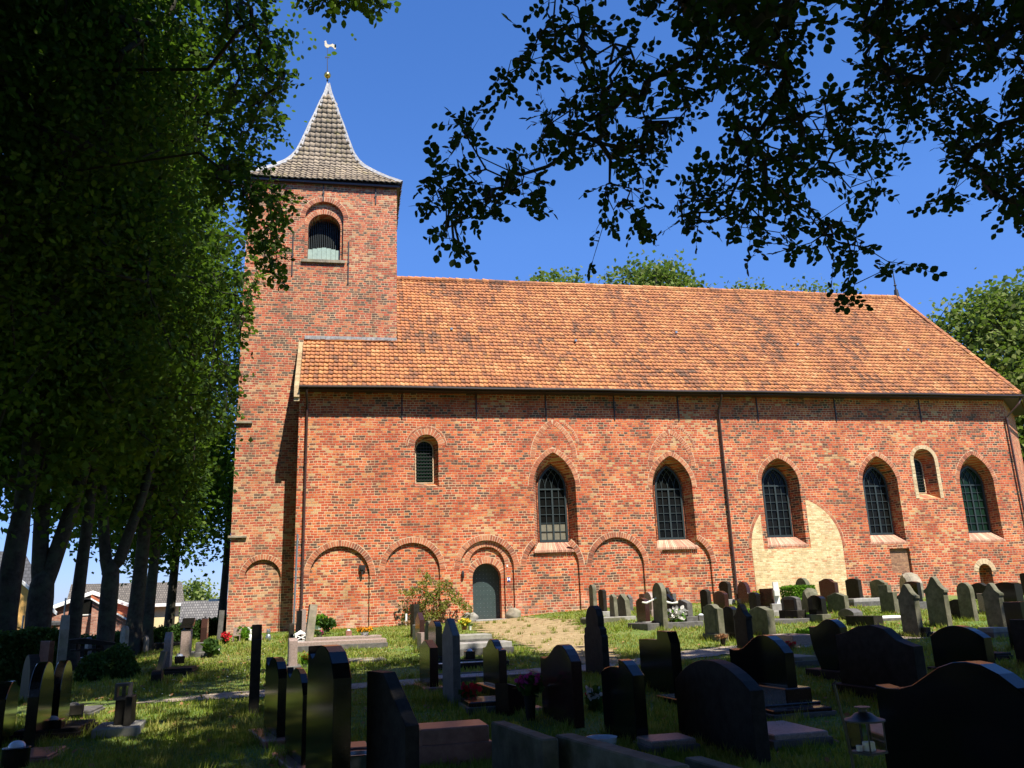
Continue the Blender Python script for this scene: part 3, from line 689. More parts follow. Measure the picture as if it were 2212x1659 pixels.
# gutter, downpipes
mb = MB()
n = 60; xs = np.linspace(-2.05, 30.8, n)
prof = [(-.055, .06), (-.06, .0), (-.035, -.03), (.03, -.03), (.05, -.0), (.055, .06)]
V = []; F = []
for x in xs:
    zz = .012*sin(x*.8)
    V += [(x, 32.40+p[0], 10.14+p[1]+zz) for p in prof]
for a in range(n-1):
    for k in range(5): F.append((a*6+k, a*6+k+1, (a+1)*6+k+1, (a+1)*6+k))
gut = mesh_from('gutter', V, F, MAT['gutter'], CH)
MB().box(-2.05, 30.6, 32.50, FY-.001, 10.07, 10.11).build('eaves_board', MAT['gutter'], CH)
mesh_from('eaves_soffit', [(30.26, 33.0, 10.10), (30.7, 32.52, 10.10), (34.3, 36.12, 10.10), (33.74, 36.3, 10.10)], [(0, 1, 2, 3)], MAT['gutter'], CH)
g2 = MB(); g2.tube([(30.8, 32.42, 10.12), (34.4, 36.0, 10.12)], .07, 8); g2.build('gutter', MAT['gutter'], CH)
def downpipe(pts, zs):
    o = MB().tube(pts, .048, 10).build('downpipe', MAT['pipe'], CH, smooth=True)
    mb = MB()
    for x, y, z in zs: mb.lathe([(.05, -.03), (.06, -.03), (.06, .03), (.05, .03)], (x, y, z), 10)
    mb.build('pipe_bracket', MAT['pipe'], o, local=True)
downpipe([(-1.76, 32.45, 10.05), (-1.76, 32.5, 9.9), (-1.74, 32.9, 9.45), (-1.74, 32.9, 1.0)], [(-1.74, 32.9, z) for z in (9.3, 7.2, 6.2, 4.2, 3.0, 1.9)])
downpipe([(15.72, 32.45, 10.05), (15.72, 32.5, 9.9), (15.72, 32.9, 9.45), (15.72, 32.9, 1.2)], [(15.72, 32.9, z) for z in (9.3, 7.4, 5.6, 3.8, 2.2)])
downpipe([(30.75, 32.5, 10.05), (30.6, 32.5, 9.8), (30.12, 32.88, 9.2), (30.12, 32.88, 1.2)], [(30.12, 32.88, z) for z in (9.1, 7.4, 5.6, 3.8, 2.2)])

# --- tower
TX0, TX1, TYB = -4.59, 1.87, 40.85
V, F = box_vf(TX0, TX1, TY, TYB, .3, 20.12)
tw = solid('tower_wall', V, F, MAT['brick_tower'], CH)
cb = arch_out(-1.315, .83, 16.38, 18.35, 20); ci = arch_out(-1.31, .70, 16.38, 17.95, 20)
ca = arch_out(-3.33, .69, .5, 2.93, 18)
cut(tw, [box_vf(TX0+.8, TX1-.8, TY+.9, TYB-.8, .5, 19.9), loft([(cb, TY-.4), (cb, TY+.16)]), loft([(ci, TY-.41), (ci, TY+1.3)]), loft([(ca, TY-.42), (ca, TY+.10)])])
ring(cb[2:], .22, TY, .012, MAT['vous'], 'arch_band', uvrow=60); ring(ci[2:], .2, TY+.16, .006, MAT['vous'], 'arch_band', uvrow=61, depth=.04); ring(ca[2:], .2, TY, .012, MAT['vous'], 'arch_band', uvrow=62)
mb = MB()
for k in range(9): mb.box(-2.24+k*.206, -2.04+k*.206, TY-.10, TY+.1, 16.24, 16.37, uv=(k+.5, 95.5))
mb.build('belfry_sill', MAT['rough'], CH)
lv = MB()
for k in range(7): lv.box(-2.0+k*.199, -1.81+k*.199, TY+.34, TY+.37, 16.38, 17.12-.03*abs(k-3)**1.2)  # pale boards end in a curve drawn after the arch's shadow edge
lo_ = lv.build('belfry_boards', MAT['louvre'], CH)
lv = MB()
for k in range(17):
    x = -1.96+k*.081; zt = 17.95+sqrt(max(0, .68**2-(x+1.31)**2)); lv.box(x-.010, x+.010, TY+.62, TY+.65, 16.9, zt)
lv.build('belfry_grille', MAT['frame'], CH)  # dark paint stands in for the shade inside the opening
for (z, w_) in ((9.07, .62), (4.48, .60), (13.6, .42)):
    MB().box(TX0-.1, TX0+w_, TY-.11, TY+.5, z, z+.08, .015).build('ledge_stone', MAT['rough'], CH)
# tower roof: bell-cast helm
HP = [(3.47, 20.15), (2.87, 20.67), (2.43, 21.1), (2.07, 21.49), (1.79, 21.81), (1.56, 22.16), (1.32, 22.65), (1.18, 23.1), (1.03, 23.61), (.82, 24.37), (.62, 25.03), (.36, 25.96), (.15, 26.65), (.02, 27.3)]
hw_ = np.array([h[0] for h in HP]); hz_ = np.array([h[1] for h in HP]); sl_ = np.concatenate([[0], np.cumsum(np.hypot(np.diff(hw_), np.diff(hz_)))])
TC = np.array([-1.40, 37.6])
for side in range(4):
    a = side*pi/2; al = np.array([cos(a), sin(a), 0]); inn = np.array([-sin(a), cos(a), 0])
    def wz(v): return float(np.interp(v, sl_, hw_)), float(np.interp(v, sl_, hz_))
    def base(v): w_, z_ = wz(v); return np.array([TC[0], TC[1], 0])-inn*w_+np.array([0, 0, z_])
    def up(v):
        w0, z0 = wz(max(0, v-.1)); w1, z1 = wz(v+.1); d = inn*(w0-w1)+np.array([0, 0, z1-z0]); return d/np.linalg.norm(d)
    def nrm(v): u_ = up(v); return np.cross(al, u_)
    nr = int((sl_[-1]-.5)/.34)
    tr = tile_field('tower_roof', base, up, nrm, .25, .34, 0, 0, nr, lambda v: -wz(v)[0], lambda v: wz(v)[0], MAT['tile_grey'], CH, along=al, uo=300*side, lip=.065, amp=.024)
    VV = []
    for w_, z_ in HP:
        for s_ in (-1, 1): q = np.array([TC[0], TC[1], 0])-inn*(w_-.05)+al*s_*(w_-.02); VV.append((q[0], q[1], z_-.04))
    mesh_from('roof_boarding', VV, [(2*k, 2*k+1, 2*k+3, 2*k+2) for k in range(len(HP)-1)], und, tr, local=True)
    # white lead hip between this side and the next
    hp = MB(); K = 60
    for k in range(K):
        for s_, dirn in ((1, al), (-1, inn)):
            pass
    VV = []
    for k in range(K+1):
        v = sl_[-1]*k/K; w_, z_ = wz(v); cpt = np.array([TC[0], TC[1], 0])-inn*w_+al*w_+np.array([0, 0, z_]); bw = min(.10, w_*.8+.02)
        jig = .004*((k*7) % 3)
        VV += [cpt-al*bw+np.array([0, 0, .045])-inn*.05, cpt+np.array([0, 0, .13+jig*.3])-inn*.05+al*.05, cpt+inn*bw+np.array([0, 0, .045])+al*.05, cpt-al*bw+np.array([0, 0, -.05]), cpt+inn*bw+np.array([0, 0, -.05])]
    F = []
    for k in range(K):
        b0, b1 = 5*k, 5*k+5; F += [(b0, b0+1, b1+1, b1), (b0+1, b0+2, b1+2, b1+1), (b0+3, b0, b1, b1+3), (b0+2, b0+4, b1+4, b1+2)]
    mesh_from('lead_hip', VV, F, MAT['lead'], CH)
MB().box(TC[0]-3.4, TC[0]+3.4, TC[1]-3.38, TC[1]+3.38, 20.0, 20.10).build('tower_eaves_board', MAT['gutter'], CH)
# spire cap, gilt ball, rod, cockerel
mb = MB(); mb.tube([(-1.42, 37.6, 26.6), (-1.45, 37.6, 27.42)], [.17, .03], 4); mb.build('lead_spire_cap', MAT['lead'], CH)
mb = MB(); mb.tube([(-1.45, 37.6, 27.3), (-1.5, 37.6, 29.5)], [.028, .012], 6)
mb.box(-1.60, -1.38, 37.58, 37.62, 28.92, 28.95); mb.box(-1.58, -1.56, 37.58, 37.62, 28.86, 29.0); mb.box(-1.42, -1.40, 37.58, 37.62, 28.86, 29.0); mb.lathe([(.03, 0), (.06, .03), (.03, .06)], (-1.455, 37.6, 27.55), 8)
mb.build('vane_rod', MAT['iron'], CH)
mb = MB(); mb.lathe([(.17*sin(pi*k/12)+.001, -.17*cos(pi*k/12)) for k in range(13)], (-1.46, 37.6, 27.88), 20); mb.build('gilt_ball', MAT['gold'], CH, smooth=True)
cock = [(-.06, 0), (.06, 0), (.10, .06), (.20, .10), (.30, .04), (.40, -.06), (.46, -.02), (.45, .10), (.38, .20), (.27, .26), (.17, .20), (.10, .18), (0, .20), (-.05, .30), (-.06, .38), (-.10, .42), (-.13, .38), (-.19, .34), (-.14, .32), (-.15, .22), (-.14, .10)]
mb = MB(); mb.prism([(-1.5+p[0]*.95, 29.5+p[1]*1.0) for p in cock], 37.585, 37.615); mb.build('weathercock', MAT['cockm'], CH)
# thin grey conductor pole leaning on the west corner
lp = at(636, 1440, 10); pz = atY(634, 1370, 31.5)
MB().tube([(pz[0]-.02, 31.6, gz(pz[0], 31.6)-.1), (pz[0]+.03, 31.6, 4.35)], .035, 8).build('pole', MAT['zinc'])
tag(bpy.data.objects['pole'], 'thin grey metal pole standing upright before the gap between tower and nave', 'pole')

# ================================================================== TREES
def grow(points, root_nodes):
    """join points to the nearest already joined node (greedy), returns node array, parent index"""
    nodes = [np.array(r, float) for r in root_nodes]; par = [-1]+list(range(len(nodes)-1))
    P = np.array(points, float); left = np.ones(len(P), bool)
    bd = np.full(len(P), 1e9); bi = np.zeros(len(P), int)
    start = max(0, len(nodes)-4)
    for k in range(start, len(nodes)):
        d = np.linalg.norm(P-nodes[k], axis=1); u = d < bd; bd[u] = d[u]; bi[u] = k
    for _ in range(len(P)):
        k = int(np.argmin(np.where(left, bd, 1e9))); left[k] = False
        nodes.append(P[k]); par.append(int(bi[k])); idx = len(nodes)-1
        d = np.linalg.norm(P-P[k], axis=1)*1.04; u = (d < bd) & left; bd[u] = d[u]; bi[u] = idx
    return np.array(nodes), np.array(par)
def limbs(mb, nodes, par, r_tip, r_max, n=5, power=.42, skip=0):
    cnt = np.ones(len(nodes))
    for k in range(len(nodes)-1, 0, -1): cnt[par[k]] += cnt[k]
    tot = cnt.max()
    for k in range(1, len(nodes)):
        if k < skip: continue
        ra = min(r_max, r_tip*cnt[par[k]]**power); rb = r_tip*cnt[k]**power; ra = min(ra, rb*1.5)
        mb.tube([nodes[par[k]], nodes[k]], [ra, min(rb, r_max)], n, cap=False)
LEAF6 = np.array([(0, 0), (.30, .22), (.40, .52), (.24, .82), (0, 1.0), (-.24, .82), (-.40, .52), (-.30, .22)])
LEAFR = np.array([(0, 0), (.44, .38), (0, 1), (-.44, .38)])
def leaf_mesh(name, C, D, Nn, size, mat, parent=None, shape=LEAF6, fold=0.0):
    """C leaf base points, D leaf axis, Nn leaf normal"""
    n = len(C); D = D/np.linalg.norm(D, axis=1, keepdims=True); S = np.cross(D, Nn); S /= (np.linalg.norm(S, axis=1, keepdims=True)+1e-9); Nn = np.cross(S, D)
    k = len(shape); size = np.asarray(size).reshape(-1, 1, 1)*np.ones((n, 1, 1))
    V = C[:, None]+size*(S[:, None]*shape[None, :, 0:1]+D[:, None]*shape[None, :, 1:2]+Nn[:, None]*(fold*np.abs(shape[None, :, 0:1])))
    F = np.arange(n*k).reshape(n, k)
    return mesh_from(name, V.reshape(-1, 3), F, mat, parent)
def rand_dirs(n): v = RNG.normal(size=(n, 3)); return v/np.linalg.norm(v, axis=1, keepdims=True)
def blob_sample(blobs, n, shell=.45):
    w = np.array([b[3]*b[4]*b[5] for b in blobs])**.75; k = RNG.choice(len(blobs), n, p=w/w.sum()); B = np.array(blobs)[k]
    r = RNG.uniform(shell, 1, n)**.6; d = rand_dirs(n)
    return B[:, :3]+d*B[:, 3:6]*r[:, None]
def tree(name, base, th, blobs, nclump, per, leaf, label, cat='tree', group=None, tr=.35, mat='leaf_lime', fork=None, lean=(0, 0), keep=None, clump_r=.55, shape=LEAFR, trunk_top=None, shell=.45, flat=.6, nbr=200):
    bz = gz(base[0], base[1]); root = empty(name, (base[0], base[1], bz), 0, label, cat, group)
    C = blob_sample(blobs, nclump, shell)
    if keep is not None: C = C[keep(C)]
    mb = MB(); b0 = np.array([base[0], base[1], bz-.2])
    stems = [lean] if fork is None else fork
    split = b0+np.array([0, 0, th*.35 if fork else th])
    if fork:
        fz = fork[0][2] if len(fork[0]) > 2 else th*.35
        mb.tube([b0, b0+np.array([0, 0, .5]), b0+np.array([0, 0, fz-.7]), b0+np.array([0, 0, fz-.35]), b0+np.array([0, 0, fz-.1]), b0+np.array([0, 0, fz+.05])], [tr*1.4, tr*1.08, tr*1.08, tr*1.0, tr*.75, tr*.3], 12)
    ends = []
    for st in stems:
        z0 = (st[2] if len(st) > 2 else th*.35) if fork else 0
        pts = []; rs = []
        for k in range(9):
            t = k/8; z = z0*.8+(th-z0*.8)*t
            wob = np.array([sin(t*4+base[0])*.06, cos(t*5+base[1])*.06, 0])*th*.12
            pts.append(b0+np.array([st[0]*(t**.8 if fork else t), st[1]*t, z])+wob*t*(1-t)*3)
            r_ = tr*(1.0-.42*t)*(.78 if fork else 1)
            if k == 0 and not fork: r_ = tr*1.45
            if k == 1 and not fork: r_ = tr*1.05
            rs.append(r_)
        mb.tube(pts, rs, 12); ends.append(pts[-1])
    sk = C[RNG.choice(len(C), min(nbr, len(C)), replace=False)]
    own = np.argmin(np.stack([np.linalg.norm(sk-e, axis=1) for e in ends]), axis=0)
    for q, e in enumerate(ends):
        pp = sk[own == q]
        if len(pp) < 3: continue
        nodes, par = grow(pp, [e-np.array([0, 0, .5]), e]); limbs(mb, nodes, par, .022, tr*.5, 5, .5)
    mb.build('trunk', MAT['bark'], root, smooth=True)
    n = len(C)*per; cc = np.repeat(C, per, 0)
    off = RNG.normal(size=(n, 3))*np.array([1, 1, flat])*clump_r*RNG.uniform(.6, 1.3, (len(C), 1)).repeat(per, 0); P = cc+off
    nn = rand_dirs(n)*.75+np.array([0, 0, 1.0]); dd = rand_dirs(n)+np.array([0, 0, -.5])
    if keep is not None: kk = keep(P); P, nn, dd = P[kk], nn[kk], dd[kk]
    leaf_mesh('crown', P, dd, nn, leaf*RNG.uniform(.7, 1.25, len(P)), MAT[mat], root, shape)
    return root
def pol(x, d):
    """ground point at picture column x (near the horizon) and horizontal distance d"""
    r = ray(x, 1330); h = r[:2]/np.linalg.norm(r[:2]); return h*d
def notower(P): return ~((P[:, 0] > -5.15) & (P[:, 1] > 31.6))
GT = 'row of tall lindens along the left edge of the churchyard'
row = [ # column, distance, trunk radius, fork, label
    (8, 23.0, .30, None, 'thickest dark linden trunk at the far left edge of the picture, beside the yellow gable'),
    (84, 25.5, .29, [(-.5, .3, 2.9), (.85, .6, 2.9)], 'linden whose trunk splits in a V low down, second from the left'),
    (160, 26.5, .20, None, 'single straight linden trunk between the two forked ones'),
    (232, 28.5, .24, [(-.9, .4, 3.2), (1.0, .5, 3.2)], 'linden with a wide Y fork in front of the small red gabled house'),
    (290, 32.0, .28, None, 'stout linden trunk left of the beige rendered house front'),
    (319, 34.0, .22, None, 'slimmer linden trunk close to the right of the stout one, before the beige wall'),
    (366, 39.0, .21, None, 'linden with a slim straight trunk before the right end of the beige house'),
    (478, 46.5, .22, None, 'farthest linden of the row, standing just left of the tower')]
for k, (x, d, r_, fk, lab) in enumerate(row):
    b = pol(x, d); th = 7.5 if k < 5 else 8.0
    cx, cy = b; bz = gz(cx, cy)
    zc = bz+14
    blobs = [(cx-.5, cy, zc, 4.2, 4.2, 7.5), (cx+.8, cy-1.5, zc-4.5, 3.2, 3.2, 4.0), (cx-1.8, cy+1.5, zc-5.0, 3.2, 3.2, 3.8), (cx-2, cy-1.2, zc+1, 3.5, 3.2, 5), (cx-.6, cy-.6, bz+6.5, 2.9, 2.6, 2.3 if k < 4 else 2.6)]
    blobs = [(min(q[0], -.15*q[1]-q[3]-.5), *q[1:]) for q in blobs]
    if k >= 5: blobs.append((cx-.5, cy-.5, bz+5.4, 2.2, 2.6, 2.4))
    if k == 7: blobs = [(cx-.8, cy, zc-1, 2.6, 4.0, 7.5), (cx-.6, cy-1, bz+7.5, 2.0, 2.6, 3.6), (cx-2.2, cy, bz+8, 2.6, 3, 3.4)]
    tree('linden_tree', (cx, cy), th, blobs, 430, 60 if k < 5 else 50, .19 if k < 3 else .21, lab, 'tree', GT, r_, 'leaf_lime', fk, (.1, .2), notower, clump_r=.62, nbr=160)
# near linden, trunk outside the picture to the left, its crown fills the upper left
nb_ = (-10.2, 17.5)
def keep_near(P):
    v = P-EYE; k = v@FW; x = CX+FPX*(v@RT)/k
    return notower(P)
blobs = [(-8.6, 17.0, 11.5, 4.4, 4.2, 5.0), (-6.2, 17.5, 12.5, 2.9, 3.4, 4.4), (-5.2, 18.5, 15.8, 3.2, 3.2, 3.6), (-8.5, 15.5, 16.5, 5.0, 4.2, 4.0), (-9.4, 16.5, 7.6, 3.4, 3.4, 2.4), (-6.4, 20.0, 9.5, 2.3, 2.6, 2.6)]
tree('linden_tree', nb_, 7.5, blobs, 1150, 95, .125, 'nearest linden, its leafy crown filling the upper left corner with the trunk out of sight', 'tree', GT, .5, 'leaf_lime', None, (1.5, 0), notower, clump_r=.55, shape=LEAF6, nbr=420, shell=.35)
nl = [o for o in bpy.data.objects if o.name.startswith('linden_tree')][-1]

# sprays of leaves on fine twigs
def sprays(parent, points, roots, leaf, mat, per=7, tl=.34, r_tip=.0028, spread=.5, nm='hanging_branch', rmax=.07, tmat='twig', powr=.45):
    nodes, par = grow(points, roots); mb = MB(); limbs(mb, nodes, par, r_tip, rmax, 4, powr)
    nr = len(roots); Cc, Dd, Nn = [], [], []
    for k in range(nr, len(nodes)):
        d = nodes[k]-nodes[par[k]]; d = d/(np.linalg.norm(d)+1e-9); d = d+RNG.normal(size=3)*.45+np.array([0, 0, -.45]); d /= np.linalg.norm(d)
        L = tl*RNG.uniform(.6, 1.15); e = nodes[k]+d*L; mb.tube([nodes[k], e], [r_tip, r_tip*.6], 3, cap=False)
        pn = np.array([0, 0, 1.])+RNG.normal(size=3)*.45; sd = np.cross(d, pn); sd /= np.linalg.norm(sd); pn = np.cross(sd, d)
        for q in range(per):
            t = (q+.6)/per; sg = 1 if q % 2 else -1
            ax = d*.55+sd*sg*(.8 if q < per-1 else .05)+RNG.normal(size=3)*.2
            Cc.append(nodes[k]+d*L*t); Dd.append(ax); Nn.append(pn*(1 if pn[2] > 0 else -1)+RNG.normal(size=3)*spread)
    b = mb.build(nm, MAT[tmat], parent)
    leaf_mesh('leaf_spray', np.array(Cc), np.array(Dd), np.array(Nn), leaf*RNG.uniform(.7, 1.15, len(Cc)), MAT[mat], b if False else parent, LEAF6, .12)
def inpoly(x, y, P):
    c = False; n = len(P)
    for i in range(n):
        x1, y1 = P[i]; x2, y2 = P[i-1]
        if (y1 > y) != (y2 > y) and x < (x2-x1)*(y-y1)/(y2-y1)+x1: c = not c
    return c
def scatter(P, n, d0, d1, seed, holes=.0, hs=70):
    R = random.Random(seed); xs = [p[0] for p in P]; ys = [p[1] for p in P]; out = []; tries = 0
    ph = [R.uniform(0, 6) for _ in range(6)]
    while len(out) < n and tries < n*40:
        tries += 1; x = R.uniform(min(xs), max(xs)); y = R.uniform(min(ys), max(ys))
        if not inpoly(x, y, P): continue
        h = sin(x/hs+ph[0]+sin(y/hs*.8+ph[1])*1.3)*cos(y/hs*1.1+ph[2]+sin(x/hs*.6+ph[3]))
        if h < -1+holes: continue
        out.append(at(x, y, R.uniform(d0, d1)))
    return out
# ------------------------------------------------------------------ beeches behind the camera (boughs of the first two hang into the picture, the rest stay unseen)
GB = 'tall beeches standing behind the viewer'
def beech(base, blobs, lab, nclump=560, per=46, leaf=.36):
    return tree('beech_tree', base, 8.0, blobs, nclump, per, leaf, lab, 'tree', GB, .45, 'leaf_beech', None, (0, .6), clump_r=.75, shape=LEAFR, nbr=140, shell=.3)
M1 = [(1190, -60), (1160, 60), (1150, 100), (1085, 130), (1075, 210), (1010, 240), (965, 290), (970, 330), (920, 375), (905, 430), (960, 460), (955, 520), (995, 540), (1035, 470), (1100, 420), (1180, 430), (1245, 480), (1275, 560), (1295, 560), (1290, 480), (1340, 490), (1410, 480), (1390, 380), (1440, 330), (1500, 290), (1520, 150), (1460, 120), (1600, 60), (1650, -60)]
M2 = [(1440, -60), (1480, 150), (1540, 160), (1560, 220), (1520, 280), (1540, 340), (1455, 395), (1465, 480), (1490, 520), (1540, 470), (1620, 540), (1700, 545), (1780, 520), (1795, 590), (1820, 650), (1845, 640), (1850, 560), (1870, 550), (1930, 590), (1995, 600), (1960, 540), (1890, 480), (1900, 400), (1840, 310), (1865, 290), (1860, 250), (1730, 200), (1710, 120), (1720, 60), (1780, 60), (1850, -60)]
M3 = [(1830, -60), (1870, 90), (1860, 200), (1890, 230), (1900, 280), (1875, 320), (1905, 340), (2000, 320), (2040, 370), (2030, 450), (2080, 410), (2110, 390), (2150, 440), (2212, 480), (2330, 470), (2330, -60)]
b1 = beech((7.0, -2.5), [(7.3, .6, 15.0, 6.4, 6.0, 6.2), (8.5, 1.0, 11.5, 4.0, 4.0, 3.2), (7, 5.2, 16.5, 5, 4.0, 3.4)], 'beech whose long leafy boughs hang across the top of the picture from the right')
top1 = at(1560, -380, 8.0); top2 = at(1900, -320, 9.0)
tr_top = np.array([7.0, -1.9, 8.0+gz(7, -2.5)])
pts = scatter(M1, 380, 7.0, 8.8, 3, .44)+scatter(M2, 430, 7.0, 9.0, 5, .44)+scatter([(1150, -300), (1900, -300), (1900, -60), (1180, -60)], 60, 7.0, 8.8, 6)
sprays(b1, pts, [tr_top, (tr_top+top1)/2+np.array([0, 0, .8]), top1, at(1500, -150, 7.8)], .078, 'leaf_beech', 7, .26)
pts = scatter(M3, 700, 8.6, 11.5, 8, .30)+scatter([(1850, -300), (2500, -300), (2500, -40), (1850, -40)], 160, 8.6, 11, 9)
b2 = beech((15.5, -1.0), [(13.5, 2.0, 14.5, 6.0, 5.6, 6.0), (17.5, 3.5, 13.5, 5.0, 4.5, 5.0), (14.2, 4.2, 15.5, 5, 4.0, 4.2)], 'beech with a denser darker bough reaching into the top right corner', nclump=520)
sprays(b2, pts, [np.array([15.5, -.4, 8.0]), np.array([12.5, 3.5, 8.8]), at(2250, -250, 10)], .080, 'leaf_beech', 7, .28)
beech((-3.5, -3.5), [(0, 7, 18.6, 2.6, 3.0, 1.6), (-2.2, 9.5, 19.5, 2.6, 3.2, 1.6), (-3.6, -.6, 14.2, 5.8, 5.4, 5.6), (-3.2, .6, 16.6, 4.2, 3.0, 3.4), (-7.5, 1.5, 13.5, 4.4, 5, 4.6), (-8, 6.5, 19, 5, 4.5, 4), (-2.6, 6.2, 18.8, 2.4, 2.0, 1.8), (-5.5, 8.6, 18.8, 3, 3, 2.4), (-5.8, 11.8, 20.2, 2.6, 3.4, 2.0)], 'beech standing behind the viewer to the left, throwing shade on the near graves', nclump=900)  # high crown parts added out of view to shade lindens and left lawn
beech((-13, 5.0), [(-12.2, 7.0, 12.5, 5.0, 4.6, 6.0), (-10.6, 9.6, 14.5, 3.6, 3.6, 4.2), (-9.0, 10.5, 20, 5.0, 4.2, 3.6), (-7.2, 15.5, 22.5, 4.6, 4.2, 2.8), (-12.5, 14.0, 21, 5, 5, 3.6)], 'beech left of the viewer whose dappled shade falls over the left graves', nclump=900)  # upper crown lobes added unseen as shade casters for the left lindens
beech((24.5, 2.0), [(22.5, 4.5, 13.5, 5.6, 5.2, 5.6), (21.8, 3.6, 15, 4.6, 3.8, 4.0)], 'beech right of the viewer shading the graves at the right edge', nclump=380)
for k_, (bx_, by_) in enumerate(((-14, -9), (-3, -12), (9, -13), (20, -9))):  # unseen beeches added to cut low southern sky light on the foreground
    beech((bx_, by_), [(bx_, by_, 11, 6.5, 5.5, 7.5), (bx_+1, by_+2, 5.5, 5, 3.5, 3.5)], ('leftmost', 'second', 'third', 'rightmost')[k_]+' tree of the four beeches in the back row behind the viewer', nclump=420, per=30, leaf=.5)
# hanging spray of the near linden in front of the tower, and one over its upper right edge
T1 = [(520, 400), (560, 380), (600, 400), (632, 415), (628, 470), (600, 480), (600, 520), (612, 560), (596, 605), (575, 600), (565, 540), (555, 480), (520, 470)]
pts = scatter(T1, 110, 15.5, 17.0, 11)+scatter([(440, 330), (540, 330), (560, 420), (470, 430)], 70, 15.5, 17.5, 12)
sprays(nl, pts, [np.array([-8.5, 17, 10]), at(430, 330, 17), at(500, 380, 16.5)], .115, 'leaf_lime', 7, .34, nm='drooping_branch')
T2 = [(560, -40), (600, 60), (620, 150), (655, 175), (640, 215), (610, 250), (600, 320), (560, 340), (540, 400), (500, 400), (470, -40)]
pts = scatter(T2, 260, 16, 19, 13, .2)+scatter([(640, -60), (830, -60), (822, 12), (770, 0), (735, 10), (680, -5)], 80, 12.5, 14, 14)
sprays(nl, pts, [np.array([-8.2, 17.2, 13]), at(450, 150, 18), at(520, 60, 17.5)], .115, 'leaf_lime', 7, .36, nm='drooping_branch')
T3 = [(480, 480), (545, 470), (560, 600), (525, 700), (520, 800), (505, 900), (480, 1000), (440, 1000), (440, 600)]
pts = scatter(T3, 240, 24, 29, 15, .3)
sprays(nl, pts, [np.array([-8.2, 17.2, 9]), at(420, 600, 24), at(450, 620, 26)], .15, 'leaf_lime', 8, .5, nm='drooping_branch')

# trees beyond the church
def backtree(px_, dist, ztop, rad, lab, leaf=.5, n=420, per=40, zc=None, squash=1.0):
    r = ray(*px_); h = r[:2]/np.linalg.norm(r[:2]); c = h*dist; zc = ztop-rad*1.3
    bl = [(c[0], c[1], zc, rad, rad, rad*1.3), (c[0]-rad*.6, c[1], zc-rad*.6, rad*.7, rad*.7, rad), (c[0]+rad*.7, c[1], zc-rad*.5, rad*.75, rad*.7, rad), (c[0]+rad*.2, c[1]-rad*.3, zc+rad*.5, rad*.6, rad*.6, rad*.7)]
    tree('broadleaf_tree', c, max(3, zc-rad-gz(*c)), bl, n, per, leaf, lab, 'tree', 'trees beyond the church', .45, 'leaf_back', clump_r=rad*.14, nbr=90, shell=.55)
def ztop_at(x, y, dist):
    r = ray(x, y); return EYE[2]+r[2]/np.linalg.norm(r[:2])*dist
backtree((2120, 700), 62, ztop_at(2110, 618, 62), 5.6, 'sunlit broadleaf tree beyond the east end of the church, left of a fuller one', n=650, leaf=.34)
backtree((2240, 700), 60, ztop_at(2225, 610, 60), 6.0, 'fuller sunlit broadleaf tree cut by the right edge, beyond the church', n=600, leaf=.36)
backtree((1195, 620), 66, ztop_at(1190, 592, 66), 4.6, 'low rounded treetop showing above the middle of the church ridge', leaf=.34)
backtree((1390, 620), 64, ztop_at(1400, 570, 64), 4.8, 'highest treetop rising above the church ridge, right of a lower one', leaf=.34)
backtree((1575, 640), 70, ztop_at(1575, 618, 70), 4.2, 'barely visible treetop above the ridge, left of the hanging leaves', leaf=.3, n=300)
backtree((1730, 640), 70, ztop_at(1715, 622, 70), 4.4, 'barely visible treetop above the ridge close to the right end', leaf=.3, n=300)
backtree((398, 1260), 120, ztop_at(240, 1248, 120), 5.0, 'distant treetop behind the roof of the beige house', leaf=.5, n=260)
backtree((235, 1260), 125, ztop_at(205, 1258, 125), 4.0, 'small distant tree seen over the left end of the grey tiled roof', leaf=.5, n=220)

